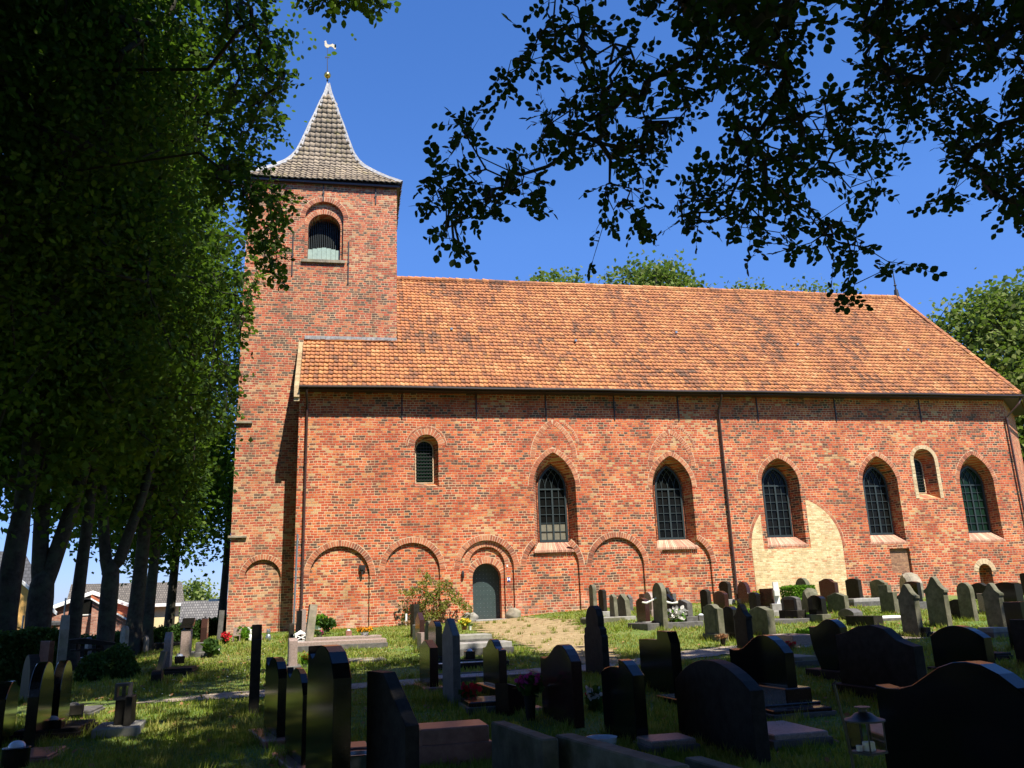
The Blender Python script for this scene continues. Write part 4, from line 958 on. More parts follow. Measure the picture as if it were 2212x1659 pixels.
# ------------------------------------------------------------------ hedges, shrubs
def bush(name, lab, cat, shape_pts, leaf, mat, group=None, root=None):
    P = np.array(shape_pts); n = len(P)
    r_ = empty(name, root if root is not None else (float(P[:, 0].mean()), float(P[:, 1].mean()), float(P[:, 2].min())), 0, lab, cat, group)
    leaf_mesh('foliage', P, rand_dirs(n), rand_dirs(n)+np.array([0, 0, .6]), leaf*RNG.uniform(.7, 1.3, n), MAT[mat], r_, LEAFR)
    return r_
def hedge(a, b, w, h, n, lab, leaf=.07, mat='leaf_hedge'):
    a = np.array(a, float); b = np.array(b, float); d = b-a; L = np.linalg.norm(d); d /= L; s = np.array([-d[1], d[0]])
    t = RNG.uniform(0, L, n); face = RNG.integers(0, 4, n); u = RNG.uniform(-.5, .5, n)*w; z = RNG.uniform(0, 1, n)*h
    u = np.where(face == 0, -w/2, np.where(face == 1, w/2, u)); z = np.where(face >= 2, h, z)
    lum = .07*np.sin(t*2.1)+.05*np.sin(t*5.3+1)
    x = a[0]+d[0]*t+s[0]*(u*(1+lum)); y = a[1]+d[1]*t+s[1]*(u*(1+lum)); zz = z*(1+lum*.7)+RNG.normal(size=n)*.03
    P = np.stack([x, y, g(x, y)+zz], 1)+RNG.normal(size=(n, 3))*.035
    r_ = bush('clipped_hedge', lab, 'hedge', P, leaf, mat, None, (float((a[0]+b[0])/2), float((a[1]+b[1])/2), gz((a[0]+b[0])/2, (a[1]+b[1])/2)))
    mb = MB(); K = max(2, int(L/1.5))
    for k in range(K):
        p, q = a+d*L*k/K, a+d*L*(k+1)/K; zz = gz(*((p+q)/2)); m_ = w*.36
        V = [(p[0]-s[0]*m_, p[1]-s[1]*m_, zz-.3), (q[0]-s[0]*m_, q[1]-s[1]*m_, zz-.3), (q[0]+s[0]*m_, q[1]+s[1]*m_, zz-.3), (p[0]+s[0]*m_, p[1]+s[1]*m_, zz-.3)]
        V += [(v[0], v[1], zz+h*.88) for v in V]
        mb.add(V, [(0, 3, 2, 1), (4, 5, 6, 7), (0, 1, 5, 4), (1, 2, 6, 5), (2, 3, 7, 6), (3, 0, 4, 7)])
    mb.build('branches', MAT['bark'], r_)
hedge(pol(-60, 22.3), pol(122, 22.8), 1.3, 1.05, 26000, 'broad clipped dark hedge at the left edge behind the near graves', .08)
hedge(pol(100, 35), pol(492, 41), 1.2, .78, 24000, 'long dark hedge running behind the graves to the tower', .10)

# ------------------------------------------------------------------ houses beyond the hedge
def gable_house(name, lab, c, rz, w, L, zb, ze, zr, wallm, roofm, group='houses beyond the churchyard hedge', trim='white', over=.35, wins=(), win_sides=()):
    """local x = across the gable (w), local y = along the ridge (L); gable end at y=0 faces the viewer"""
    r_ = empty(name, (c[0], c[1], zb), rz, lab, 'house', group)
    h, H = ze-zb, zr-zb; mb = MB()
    mb.prism([(-w/2, -1), (w/2, -1), (w/2, h), (0, H), (-w/2, h)], 0, L); mb.build('wall', wallm, r_, local=True)
    sl = np.array([w/2, H-h]); sn = sl/np.linalg.norm(sl)
    mb = MB(); t = .14
    for s in (-1, 1):
        e = (s*(w/2+over*sn[0]), h-over*sn[1]+.06); a = (0, H+.06)
        P = [e, (e[0], e[1]+t), (a[0], a[1]+t), a]
        if s == 1: P = [P[0], P[3], P[2], P[1]][::-1]
        mb.prism(P, -.25, L+.25)
    mb.build('roof', roofm, r_, local=True)
    mb = MB()
    for s in (-1, 1):
        e = (s*(w/2+over*sn[0]*1.02), h-over*sn[1]+.02); a = (0, H+.04)
        mb.add([(e[0], -.30, e[1]-.02), (a[0], -.30, a[1]-.02), (a[0], -.30, a[1]+.14), (e[0], -.30, e[1]+.14), (e[0], -.26, e[1]-.02), (a[0], -.26, a[1]-.02), (a[0], -.26, a[1]+.20), (e[0], -.26, e[1]+.20)], [(0, 1, 2, 3), (7, 6, 5, 4), (0, 4, 5, 1), (3, 2, 6, 7)])
    mb.build('verge_board', MAT[trim], r_, local=True)
    for (x, z, ww, hh) in wins:
        f = MB().box(x-ww/2-.08, x+ww/2+.08, -.06, -.002, z-.08, z+hh+.08).build('window_frame', MAT['white'], r_, local=True)
        MB().box(x-ww/2, x+ww/2, -.075, -.062, z, z+hh).build('window_glass', MAT['glass'], f, local=True)
    for (sx, y, z, ww, hh) in win_sides:
        x = sx*w/2; o_ = sx*.05
        f = MB().box(min(x, x+o_), max(x, x+o_), y-ww/2-.08, y+ww/2+.08, z-.08, z+hh+.08).build('window_frame', MAT['white'], r_, local=True)
        MB().box(min(x+o_, x+o_*1.3), max(x+o_, x+o_*1.3), y-ww/2, y+ww/2, z, z+hh).build('window_glass', MAT['glass'], f, local=True)
    return r_
def roof_mat(name, c1, c2, cs=.30, rh=.34):
    m, nt, bs = new_mat(name); co = objco(nt); sp = N(nt, 'ShaderNodeSeparateXYZ'); nt.links.new(co, sp.inputs[0])
    cmb = N(nt, 'ShaderNodeCombineXYZ'); nt.links.new(math_(nt, 'ADD', sp.outputs[1], math_(nt, 'MULTIPLY', sp.outputs[0], .02)), cmb.inputs[0]); nt.links.new(sp.outputs[2], cmb.inputs[1])
    bt = N(nt, 'ShaderNodeTexBrick'); nt.links.new(cmb.outputs[0], bt.inputs[0]); bt.inputs['Scale'].default_value = 1
    for k, v in (('Mortar Size', .022), ('Brick Width', cs), ('Row Height', rh*.7)): bt.inputs[k].default_value = v
    bt.inputs['Color1'].default_value = (*c1, 1); bt.inputs['Color2'].default_value = (*c2, 1); bt.inputs['Mortar'].default_value = (*[x*.6 for x in c1], 1)
    nt.links.new(bt.outputs[0], bs.inputs['Base Color']); bs.inputs['Roughness'].default_value = .75; bump(nt, bs, bt.outputs[1], .6, .03); return m
def roof_mat_x(name, c1, c2, cs, rh):
    m = roof_mat(name, c1, c2, cs, rh); nt = m.node_tree
    sp = [n for n in nt.nodes if n.type == 'SEPXYZ'][0]; ad = [n for n in nt.nodes if n.type == 'MATH' and n.operation == 'ADD'][0]
    nt.links.new(sp.outputs[0], ad.inputs[0]); return m
RG = roof_mat('grey_brown_tiles', (.17, .145, .115), (.26, .22, .175)); RD = roof_mat('dark_slate_tiles', (.035, .037, .045), (.06, .062, .072)); RR = roof_mat('red_tiles', (.42, .12, .05), (.55, .18, .08))
RG2 = roof_mat('weathered_grey_tiles', (.16, .15, .14), (.30, .28, .25), .28, .5)
YP = plain('yellow_render', (.72, .42, .13), .9, 0, .06); BE = plain('beige_render', (.66, .53, .30), .9, 0, .05); RB = brick_mat('house_red_brick', stops=[(0, (.30, .11, .07)), (.5, (.45, .18, .12)), (1, (.52, .26, .18))], mortar=(.5, .42, .34), w=.24, h=.08)
def zat(x, y, d): return ztop_at(x, y, d)
def pw(x, d): b = pol(x, d); return (b[0], b[1])
# left: yellow gable with dark roof, scaffold before it
dA = 52
cA = pw(30, dA); hA = gable_house('yellow_house', 'yellow rendered gable house front with white verge at the far left', pw(2, dA), radians(18), 4.6, 5, -2.5, zat(66, 1322, dA), zat(2, 1232, dA), YP, RD)
def hipped(name, lab, xl, xr, xh, d, y_r, y_e, zb, wallm, roofm, depth=7):
    a = np.array(pw(xl, d)); b = np.array(pw(xr, d)); L = float(np.linalg.norm(b-a)); ang = atan2(b[1]-a[1], b[0]-a[0])
    r_ = empty(name, (a[0], a[1], zb), ang, lab, 'house', 'houses beyond the churchyard hedge')
    ze = zat(xr, y_e, d)-zb; zr_ = zat(xh, y_r, d+depth/2)-zb; Lh = L*(xh-xl)/(xr-xl)
    MB().box(.2, L-.3, .2, depth-.2, -1, ze).build('wall', wallm, r_, local=True)
    V = [(0, 0, ze), (L, 0, ze), (L, depth, ze), (0, depth, ze), (0, depth/2, zr_), (Lh, depth/2, zr_)]
    V += [(v[0], v[1], v[2]+.14) for v in V]
    F = [(6, 7, 11, 10), (7, 8, 11), (8, 9, 10, 11), (9, 6, 10), (0, 3, 2, 1), (0, 1, 7, 6), (1, 2, 8, 7), (2, 3, 9, 8), (3, 0, 6, 9)]
    MB().add(V, F).build('roof', roofm, r_, local=True); return r_
hA2 = hipped('dark_roofed_house', 'large house with a dark slate hipped roof behind the yellow gable', -160, 136, 34, 58, 1196, 1350, -2.5, plain('brown_brick_wall', (.25, .14, .09), .9), roof_mat_x('dark_slate_roof', (.035, .037, .045), (.06, .062, .072), .25, .3))
sc_ = empty('scaffold', (*pw(46, 49.5), -2.4), radians(20), 'pale tube scaffold standing before the yellow gable', 'scaffold')
mb = MB()
for x in (-1.9, 0.1, 1.9): mb.tube([(x, 0, 0), (x, 0, 4.3+(x > 1)*.8)], .05, 6)
for z in (1.2, 2.2, 3.1): mb.tube([(-2.0, 0, z), (2.0, 0, z)], .045, 6)
mb.tube([(-1.9, 0, 1.1), (.1, 0, 3.1)], .04, 6); mb.tube([(1.9, 0, 3.0), (2.9, 0, 1.2)], .04, 6); mb.build('scaffold_tubes', MAT['lightst'], sc_, local=True)
MB().box(-2.0, 2.0, .05, .5, 1.5, 2.15).build('white_panel', MAT['white'], sc_, local=True)
# small red house with white verge and a window
dB = 58; zr = zat(198, 1285, dB); ze = zat(145, 1322, dB)
hB = gable_house('red_brick_house', 'small red brick gable house with white verge boards and one upper window', pw(196, dB), radians(14), 6.0, 7, -2.5, ze-.2, zr, RB, RR, wins=[(.12, zat(190, 1326, dB)+2.5, 1.2, .85)])
hB2 = empty('lean_to', (*pw(262, 56), -2.5), radians(14), 'low red brick lean-to with an orange sloping roof right of the small gable', 'annex', 'houses beyond the churchyard hedge')
zt, zl = zat(240, 1312, 56)+2.5, zat(262, 1338, 56)+2.5
MB().prism([(-1.6, -.5), (.35, -.5), (.35, zl), (-1.6, zl+1.25)], 0, 4).build('wall', RB, hB2, local=True)
MB().prism([(-1.7, zl+1.30), (.6, zl-.12), (.6, zl+.03), (-1.7, zl+1.46)], -.2, 4.2).build('roof', RR, hB2, local=True)
MB().prism([(-1.7, zl+1.2), (.6, zl-.24), (.6, zl-.13), (-1.7, zl+1.29)], -.24, -.20).build('verge_board', MAT['white'], hB2, local=True)
MB().box(.36, 1.3, .8, 4, -.5, zl-.35).build('dark_boards', MAT['dark'], hB2, local=True)
# long beige house, roof slope facing the churchyard
dC = 66
def long_house(name, lab, xl, xr, d, y_r, y_e, zb, wallm, roofm, lower=None, depth=8, inset=0.0):
    a = np.array(pw(xl, d)); b = np.array(pw(xr, d)); L = np.linalg.norm(b-a); ang = atan2(b[1]-a[1], b[0]-a[0])
    r_ = empty(name, (a[0], a[1], zb), ang, lab, 'house', 'houses beyond the churchyard hedge')
    ze = zat((xl+xr)/2, y_e, d)-zb; zr_ = zat((xl+xr)/2, y_r, d+depth/2)-zb
    mb = MB(); mb.box(0, L, 0, depth, -1, ze); mb.add([(0, 0, ze), (0, depth, ze), (0, depth/2, zr_-.05)], [(0, 2, 1)]); mb.add([(L, 0, ze), (L, depth, ze), (L, depth/2, zr_-.05)], [(0, 1, 2)]); mb.build('wall', wallm, r_, local=True)
    mb = MB(); o = .35; k = (zr_-ze)/(depth/2)
    V = [(-.3, -o, ze-o*k+.08), (L+.3, -o, ze-o*k+.08), (L+.3, depth/2, zr_+.08), (-.3, depth/2, zr_+.08), (L+.3, depth+o, ze-o*k+.08), (-.3, depth+o, ze-o*k+.08)]
    V += [(v[0], v[1], v[2]-.16) for v in V]
    mb.add(V, [(0, 1, 2, 3), (3, 2, 4, 5), (6, 9, 8, 7), (9, 11, 10, 8), (0, 6, 7, 1), (1, 7, 8, 2), (2, 8, 10, 4), (0, 3, 9, 6), (3, 5, 11, 9), (5, 4, 10, 11)])
    # roof tiles run along local x: swap the tile axes by its own material
    mb.build('roof', roofm, r_, local=True)
    MB().box(-.3, L+.3, -o-.12, -o-.005, ze-o*k-.12, ze-o*k+.10).build('gutter', MAT['white'], r_, local=True)
    return r_, L, ze
RGX = roof_mat_x('grey_brown_roof_tiles', (.10, .085, .065), (.17, .145, .115), .16, .24); RGX2 = roof_mat_x('weathered_grey_roof_tiles', (.10, .095, .09), (.19, .18, .165), .16, .24)
hC, LC, zeC = long_house('beige_house', 'long beige rendered house with a grey-brown tiled roof behind the middle trunks', 150, 386, dC, 1262, 1305, -2.5, BE, RGX)
MB().box(LC*.48, LC-.3, -.05, -.002, -1, zeC*.52).build('brown_lower_wall', plain('brown_grey_render', (.27, .21, .15), .9), hC, local=True)
MB().box(LC*.5, LC*.97, -.10, -.052, zeC*.52, zeC*.55).build('string_course', MAT['dark'], hC, local=True)
for x0, x1, z0, z1 in ((.53, .60, .02, .22), (.66, .78, .04, .25), (.80, .90, .02, .2)):
    f = MB().box(LC*x0, LC*x1, -.12, -.055, zeC*z0+.2, zeC*z1+.2).build('window_frame', MAT['white'], hC, local=True)
    MB().box(LC*x0+.1, LC*x1-.1, -.135, -.121, zeC*z0+.3, zeC*z1+.1).build('window_glass', MAT['glass'], hC and f, local=True)
MB().box(LC*.90, LC*.955, -.12, -.055, zeC*.38, zeC*.43).build('blue_sign', plain('sign_blue', (.05, .18, .55), .4), hC, local=True)
mb = MB(); mb.tube([(LC*.745, -.10, zeC*.42), (LC*.745, -.055, zeC*.42)], .17, 14); mb.build('yellow_disc', plain('disc_yellow', (.75, .45, .05), .5), hC, local=True)
long_house('grey_roofed_house', 'house whose weathered grey tile roof fills the gap left of the tower', 398, 466, 60, 1300, 1352, -2.5, BE, RGX2, depth=6)
long_house('plum_roofed_house', 'dark red roofed house just peeping out left of the tower wall', 471, 520, 64, 1297, 1350, -2.5, BE, roof_mat_x('plum_tiles', (.14, .06, .05), (.22, .09, .08), .3, .4), depth=6)
# street lamp
lb = pw(487, 50); sl_o = empty('street_lamp', (*lb, gz(*lb)), radians(-10), 'white swan-neck street lamp left of the tower base', 'street lamp')
zt = zat(484, 1295, 50)-gz(*lb)
MB().tube([(.12, 0, -.2), (.12, 0, zt-.6), (.08, 0, zt-.2), (-.15, 0, zt-.02), (-.45, 0, zt)], [.07, .06, .05, .045, .04], 8).build('post', MAT['white'], sl_o, local=True, smooth=True)
MB().box(-.95, -.4, -.09, .09, zt-.08, zt+.05, .02).build('lamp_head', MAT['white'], sl_o, local=True)

# ================================================================== GRAVES
PHI = radians(-6)                       # azimuth along which the stones stand (they face west / east)
def top_line(style, W, H):
    w = W; c = []
    def arc(u0, u1, zc, r, n=14, a0=pi, a1=0):
        return [(.5+(r/w)*cos(a0+(a1-a0)*k/n), zc+r*sin(a0+(a1-a0)*k/n)) for k in range(n+1)]
    if style == 'flat': return [(0, H), (1, H)]
    if style == 'round': return arc(0, 1, H-w/2, w/2)
    if style == 'segment': return [(k/12, H-.16*w*(2*k/12-1)**2) for k in range(13)]
    if style == 'lowseg': return [(k/12, H-.09*w*abs(2*k/12-1)**2.2) for k in range(13)]
    if style == 'gable': return [(0, H-.30*w), (.5, H), (1, H-.30*w)]
    if style == 'lowgable': return [(0, H-.13*w), (.45, H-.01*w), (.55, H-.01*w), (1, H-.13*w)]
    if style == 'ogee': return [(0, H-.66*w), (-.07, H-.64*w), (-.07, H-.54*w), (.08, H-.46*w), (.22, H-.33*w), (.33, H-.15*w), (.42, H-.03*w), (.5, H), (.58, H-.03*w), (.67, H-.15*w), (.78, H-.33*w), (.92, H-.46*w), (1.07, H-.54*w), (1.07, H-.64*w), (1, H-.66*w)]
    if style == 'roundsh': return [(0, H-.50*w), (.10, H-.50*w), (.12, H-.40*w)]+[(.5+.38*cos(pi-pi*k/12), H-.38*w+.38*w*sin(pi*k/12)) for k in range(13)]+[(.88, H-.40*w), (.90, H-.50*w), (1, H-.50*w)]
    if style == 'wave': return [(0, H-.155*w), (.08, H-.165*w), (.18, H-.160*w), (.28, H-.135*w), (.38, H-.085*w), (.48, H-.035*w), (.58, H-.006*w), (.66, H), (.74, H-.008*w), (.84, H-.045*w), (.93, H-.10*w), (1, H-.16*w)]
    if style == 'wavesym': return [(0, H-.16*w), (.03, H-.15*w), (.15, H-.14*w), (.24, H-.11*w), (.34, H-.04*w), (.43, H-.008*w), (.5, H), (.57, H-.008*w), (.66, H-.04*w), (.76, H-.11*w), (.85, H-.14*w), (.97, H-.15*w), (1, H-.16*w)]
    if style == 'wave2': return [(0, H-.02*w), (.06, H-.09*w), (.14, H-.13*w), (.24, H-.11*w), (.36, H-.04*w), (.5, H), (.65, H-.005*w), (.8, H-.05*w), (.92, H-.14*w), (1, H-.26*w)]
    if style == 'twostep': return [(0, H-.13*w), (.60, H-.12*w), (.605, H), (.92, H-.005*w), (.93, H-.02*w), (1, H-.16*w)]
    if style == 'split': return [(0, H-.19*w), (.12, H-.135*w), (.3, H-.10*w), (.5, H-.09*w), (.585, H-.095*w), (.59, H), (.70, H-.012*w), (.82, H-.06*w), (1, H-.17*w)]
    if style == 'chamfer': return [(0, H), (.42, H), (1, H-.52*w)]
    if style == 'cham2': return [(0, H-.24*w), (.25, H), (.7, H), (1, H-.28*w)]
    if style == 'point': return [(0, H-.7*w), (.25, H-.25*w), (.5, H), (.75, H-.25*w), (1, H-.7*w)]
    if style == 'stepr': return [(0, H), (.66, H), (.665, H-.36*w), (1, H-.37*w)]
    if style == 'shroud': return [(0, H-.10*w), (.15, H-.07*w), (.32, H-.015*w), (.5, H), (.66, H-.03*w), (.80, H-.12*w), (.9, H-.15*w), (1, H-.17*w)]
    if style == 'pillar': return [(0, H-.62*w), (.05, H-.58*w), (.05, H-.47*w), (.16, H-.42*w), (.16, H-.22*w), (.26, H-.07*w), (.42, H), (.58, H), (.74, H-.07*w), (.84, H-.22*w), (.84, H-.42*w), (.95, H-.47*w), (.95, H-.58*w), (1, H-.62*w)]
    return [(0, H), (1, H)]
def outline(style, W, H, z0=0.0, body='straight'):
    tl = top_line(style, W, H); b0, b1 = 0.0, 0.0
    if body == 'taper': b0 = b1 = -.10
    if body == 'flare': b0 = b1 = .12
    if body == 'glass':
        L = [(0.0, H*.72), (.06, H*.45), (.20, H*.22), (.24, z0)]
        left = L[::-1]; P = left+tl+[(1-u, z) for u, z in L]
        return P
    return [(b0, z0)]+tl+[(1-b1, z0)]
def slab_mesh(P, W, T, bev=.006):
    Q = [(W/2-u*W, z) for u, z in P]
    A = sum(Q[i-1][0]*Q[i][1]-Q[i][0]*Q[i-1][1] for i in range(len(Q)))
    if A < 0: Q = Q[::-1]
    return MB().prism(Q, -T/2, T/2, bev)
stones = []
def stone(z, xl, xr, yb, yt, style, mat, T, label, cat='gravestone', name='gravestone', W=None, Y=None, body='straight', plinth=None, base=None, panel=None, rot=0.0, lean=0.0, fold=None):
    x0, _ = px(z, xl, 0); x1, ybp = px(z, xr, yb); _, ytp = px(z, 0, yt)
    phi = PHI+rot
    if Y is None: p = hit(x1, ybp)
    else: p = atY(x1, (ybp+ytp)/2, Y)
    az = atan2(p[0], p[1]); d = math.hypot(p[0], p[1]); rel = az-phi
    fx_, fw_ = sin(phi), cos(phi); wd = np.array([fx_, fw_]); td = np.array([cos(phi), -sin(phi)])   # td to the right (east)
    right = rel > 0
    if right: near_r = p[:2]                         # right silhouette = near east corner
    else: near_r = p[:2]
    if W is None:
        if right:
            nw = near_r-td*T                         # near west corner
            r = ray(x0, ybp); a = r[:2]/np.linalg.norm(r[:2]); A_ = np.array([[a[0], -wd[0]], [a[1], -wd[1]]])
            s = np.linalg.solve(A_, nw); W = float(np.clip(s[1], .34, 2.0))
        else: W = .7
    if right: c = near_r-td*T/2+wd*W/2
    else:
        # right silhouette is the far east corner, left silhouette the near west corner
        r = ray(x0, ybp); a = r[:2]/np.linalg.norm(r[:2]); e = near_r-td*T     # far west corner
        c = near_r-td*T/2-wd*W/2
    gzz = gz(*c); xm = (x0+x1)/2; r = ray(xm, ytp); zt = EYE[2]+r[2]/np.linalg.norm(r[:2])*np.linalg.norm(c); H = float(zt-gzz)
    H = max(.25, min(H, 2.3))
    root = empty(name, (c[0], c[1], gzz), pi/2-phi, label, cat)
    z0 = -.08; m = MAT[mat]; zb = 0.0
    if base:
        bl, bw, bh, bm = base; MB().box(-bw/2, bw/2, -bl*.15, bl*.85 if rel > 0 else bl*.5, -.1, bh, .012).build('base_slab', MAT[bm], root, local=True); z0 = zb = bh
    if plinth:
        pe, ph, pm = plinth; MB().box(-W/2-pe, W/2+pe, -T/2-pe, T/2+pe, z0 if base else -.1, zb+ph, .012).build('plinth', MAT[pm], root, local=True); z0 = zb+ph
    s = slab_mesh(outline(style, W, H, z0, body), W, T)
    o = s.build('headstone', m, root, local=True)
    if lean:
        o.rotation_euler = (0, lean, 0)
    if panel:
        pz0, pz1, pm = panel
        for sg in (1, -1): MB().box(-W*.33, W*.33, sg*T/2+(0.001 if sg > 0 else -.009), sg*T/2+(.009 if sg > 0 else -.001), H*pz0, H*pz1).build('inscription_panel', MAT[pm], root, local=True)
    stones.append((root, W, H)); return root
S = stone
# --- lit group right of the door path
S('A', 158, 258, 640, 262, 'round', 'green', .13, 'very narrow tall round-topped stone, first of the sunlit ones right of the door path', Y=27)
S('A', 290, 402, 628, 333, 'segment', 'dark', .13, 'dark slab with a softly curved top on a pale plinth, second from the door path', Y=27.5, plinth=(.06, .20, 'lightst'))
S('A', 460, 556, 705, 400, 'gable', 'green', .12, 'small tapering stone with a pointed top, left one of a touching pair', Y=26, body='taper', base=(1.2, .75, .10, 'green'))
S('A', 558, 750, 775, 396, 'gable', 'green', .16, 'tapering greenish pointed stone on a flat slab, right one of the touching pair', body='taper', base=(1.5, .9, .10, 'concrete'))
S('A', 690, 785, 715, 412, 'gable', 'grey', .13, 'grey pointed stone half hidden behind the tapering pair', Y=29.5)
S('A', 848, 1045, 872, 458, 'segment', 'brown', .14, 'low curved-top stone greened below with brick red sheen above, on a long kerb', plinth=(.05, .12, 'lightst'))
S('A', 960, 1115, 800, 370, 'round', 'pink', .14, 'pinkish round-topped stone peering over the low curved one', Y=26.5, plinth=(.06, .2, 'pink'))
S('A', 905, 985, 700, 400, 'flat', 'brown', .12, 'small square-topped red-brown stone behind the pinkish round one', Y=28.5)
S('A', 1092, 1300, 925, 235, 'round', 'green', .14, 'tall round-topped stone leaning back, the highest in the sunlit group', lean=-.045)
S('A', 1240, 1395, 850, 402, 'gable', 'black', .12, 'black gabled stone just right of the tall leaning one', Y=25.5)
S('A', 1258, 1342, 600, 305, 'ogee', 'dark', .12, 'dark stone ending in a drop-shaped finial above the black gabled one', Y=29)
S('A', 1340, 1425, 800, 392, 'flat', 'grey', .13, 'grey flat-topped stone squeezed between the black gabled and the wide grey one', Y=27)
S('A', 1392, 1672, 872, 478, 'lowgable', 'grey', .16, 'wide grey stone with a low gable on a stepped double base', plinth=(.10, .13, 'grey'), base=(1.7, 1.3, .12, 'grey'))
S('A', 1778, 1925, 690, 333, 'segment', 'dark', .14, 'dark slab with a curved top left of the downpipe, behind the shouldered stone', Y=25)
S('A', 1962, 2172, 612, 356, 'segment', 'brown', .15, 'brownish curved-top stone just left of the second downpipe', Y=26.5)
S('B', -14, 155, 520, 212, 'segment', 'dark', .15, 'tall dark curved-top slab close to the wall directly left of the second downpipe', Y=29.5, plinth=(.06, .2, 'lightst'))
S('A', 1840, 2136, 1095, 545, 'shroud', 'green', .15, 'greenish shouldered stone with framed panel and bright thin edge, before the curved brownish one', plinth=(.05, .16, 'green'), panel=(.2, .78, 'green'))
S('B', 230, 450, 540, 220, 'roundsh', 'brown', .15, 'reddish stone with stepped shoulders directly right of the second downpipe', Y=28.5)
S('B', 40, 258, 1010, 575, 'segment', 'black', .14, 'black polished curved-top stone mirroring a plant, behind the dark spired one', Y=18.5)
S('B', 218, 448, 1085, 548, 'ogee', 'dark', .14, 'dark stone with a spire-like top in shade beside the greenish block with a black edge', Y=16.5)
S('B', 415, 572, 640, 372, 'segment', 'black', .13, 'black curved-top stone on a pale block, above the greenish block with a black edge', Y=22.5, plinth=(.05, .2, 'lightst'))
S('B', 440, 805, 1010, 575, 'lowgable', 'green', .20, 'broad greenish block with a black polished edge, nearest the three small sunlit crosses of grass')
stones[-1][0]['label'] = 'broad greenish polished slab with a thick black right edge standing before the flat red one'
S('B', 575, 785, 590, 320, 'flat', 'brown', .12, 'flat-topped red-brown stone mirroring the brick wall, left of the white cross', Y=25, plinth=(.07, .22, 'grey'))
S('B', 900, 1195, 805, 434, 'lowseg', 'grey', .15, 'framed stone with reddish panel and dark base in front of the clipped box hedge', plinth=(.07, .22, 'dark'), base=(1.9, 1.3, .08, 'grey'), panel=(.22, .86, 'brown'))
S('B', 1075, 1332, 520, 166, 'roundsh', 'green', .16, 'round-headed stone with square shoulders rising behind the clipped box hedge', Y=27.5)
S('B', 1440, 1702, 455, 175, 'shroud', 'brown', .15, 'broad rounded stone before the yellow brick infill, its face mirroring brick', Y=28)
S('B', 1290, 1562, 822, 415, 'segment', 'black', .16, 'black curved-top slab on a green plinth, right of the rough boulder stone', plinth=(.06, .22, 'green'))
S('B', 1550, 1850, 615, 380, 'lowgable', 'green', .15, 'mid-height greenish gabled stone behind the black curved slab', Y=23.5)
S('B', 1830, 2048, 480, 175, 'lowseg', 'dark', .15, 'dark curved stone with a flared foot at the right border of the yellow infill', Y=29, plinth=(.05, .12, 'grey'))
S('B', 1700, 2052, 730, 612, 'segment', 'grey', .30, 'very low thick rounded stone with a pale end, right of the greenish gabled one', Y=21.5)
S('B', 1820, 2352, 865, 716, 'flat', 'dark', .28, 'very low wide dark block behind the black wineglass stone', Y=19.5)
S('C', 0, 250, 472, 186, 'shroud', 'green', .16, 'broad curved stone with a wavy top against the wall, right of the yellow infill', Y=29.5)
S('C', 145, 415, 690, 265, 'stepr', 'green', .16, 'stone cut in two heights, tall on the left and stepping down to the right', base=None)
S('C', 520, 768, 622, 215, 'lowseg', 'black', .15, 'black stone rising behind the left pointed headstone on a broad stepped plinth', plinth=(.22, .22, 'grey'))
S('C', 465, 776, 1035, 252, 'ogee', 'green', .14, 'left one of the three tall pointed headstones with bright right edges')
S('C', 852, 1128, 905, 145, 'ogee', 'green', .14, 'middle and highest of the three tall pointed headstones with bright right edges', Y=18.6)
S('C', 1080, 1505, 835, 470, 'lowgable', 'dark', .16, 'wide dark low-gabled stone behind the round-topped narrow one', Y=20.2)
S('C', 1302, 1516, 795, 232, 'round', 'green', .14, 'narrow tall round-topped stone with a bright edge, between two pointed headstones', Y=19.8)
S('C', 1472, 1740, 500, 236, 'shroud', 'dark', .20, 'dark stone narrowing downwards beneath the small arched hole in the wall', Y=28, body='flare')
S('C', 1700, 2003, 938, 236, 'ogee', 'green', .14, 'right one of the three tall pointed headstones, its edge curving in an S', body='straight')
S('C', 1575, 1745, 720, 390, 'flat', 'pink', .12, 'plain pinkish-grey slab half behind the right pointed headstone', Y=21.5, plinth=(.05, .12, 'grey'))
S('C', 1830, 2205, 610, 225, 'lowseg', 'black', .30, 'wide thick black stone at the right edge in front of the church wall', Y=24)
S('C', 2040, 2330, 1300, 512, 'flat', 'black', .18, 'tall black slab cut by the right edge of the picture', Y=14.2)
S('C', 2125, 2480, 1500, 770, 'flat', 'dark', .16, 'dark greenish slab with a pale top corner, cut by the right edge', Y=12.2)
S('C', 2185, 2300, 300, 95, 'segment', 'dark', .14, 'small dark stone top at the right edge just under the arched hole level', Y=30)
# --- near, in the shade
S('J', 833, 997, 965, 370, 'pillar', 'dark', .12, 'dark slender pillar stone with a rounded cap rising left of the square-topped black one', Y=14.6, W=.85)
S('J', 480, 812, 1350, 672, 'wave', 'brown', .14, 'red-brown wavy-topped stone with a blue glint on its right corner, beside the magenta flowers')
S('J', 972, 1322, 1485, 790, 'split', 'black', .14, 'black stone whose top breaks into two curved levels')
S('J', 1266, 1578, 1065, 566, 'twostep', 'black', .16, 'black square-topped stone with a taller right part, in the centre right', Y=12.2)
S('J', 1582, 2250, 1700, 797, 'segment', 'dark', .16, 'large dark stone with a long arched top lit red along its right shoulder', Y=8.0)
S('B', 158, 1062, 1660, 985, 'wave', 'black', .15, 'large black stone with a wavy top and blue-lit shoulder, left of the wineglass stone', Y=10.6, plinth=(.12, .16, 'brown'), base=(1.4, 1.9, .08, 'black'))
S('B', 1352, 1862, 1560, 760, 'wave', 'black', .14, 'black mirror-polished stone narrowing downward like a wineglass', Y=12.4, body='glass', plinth=(.1, .12, 'dark'))
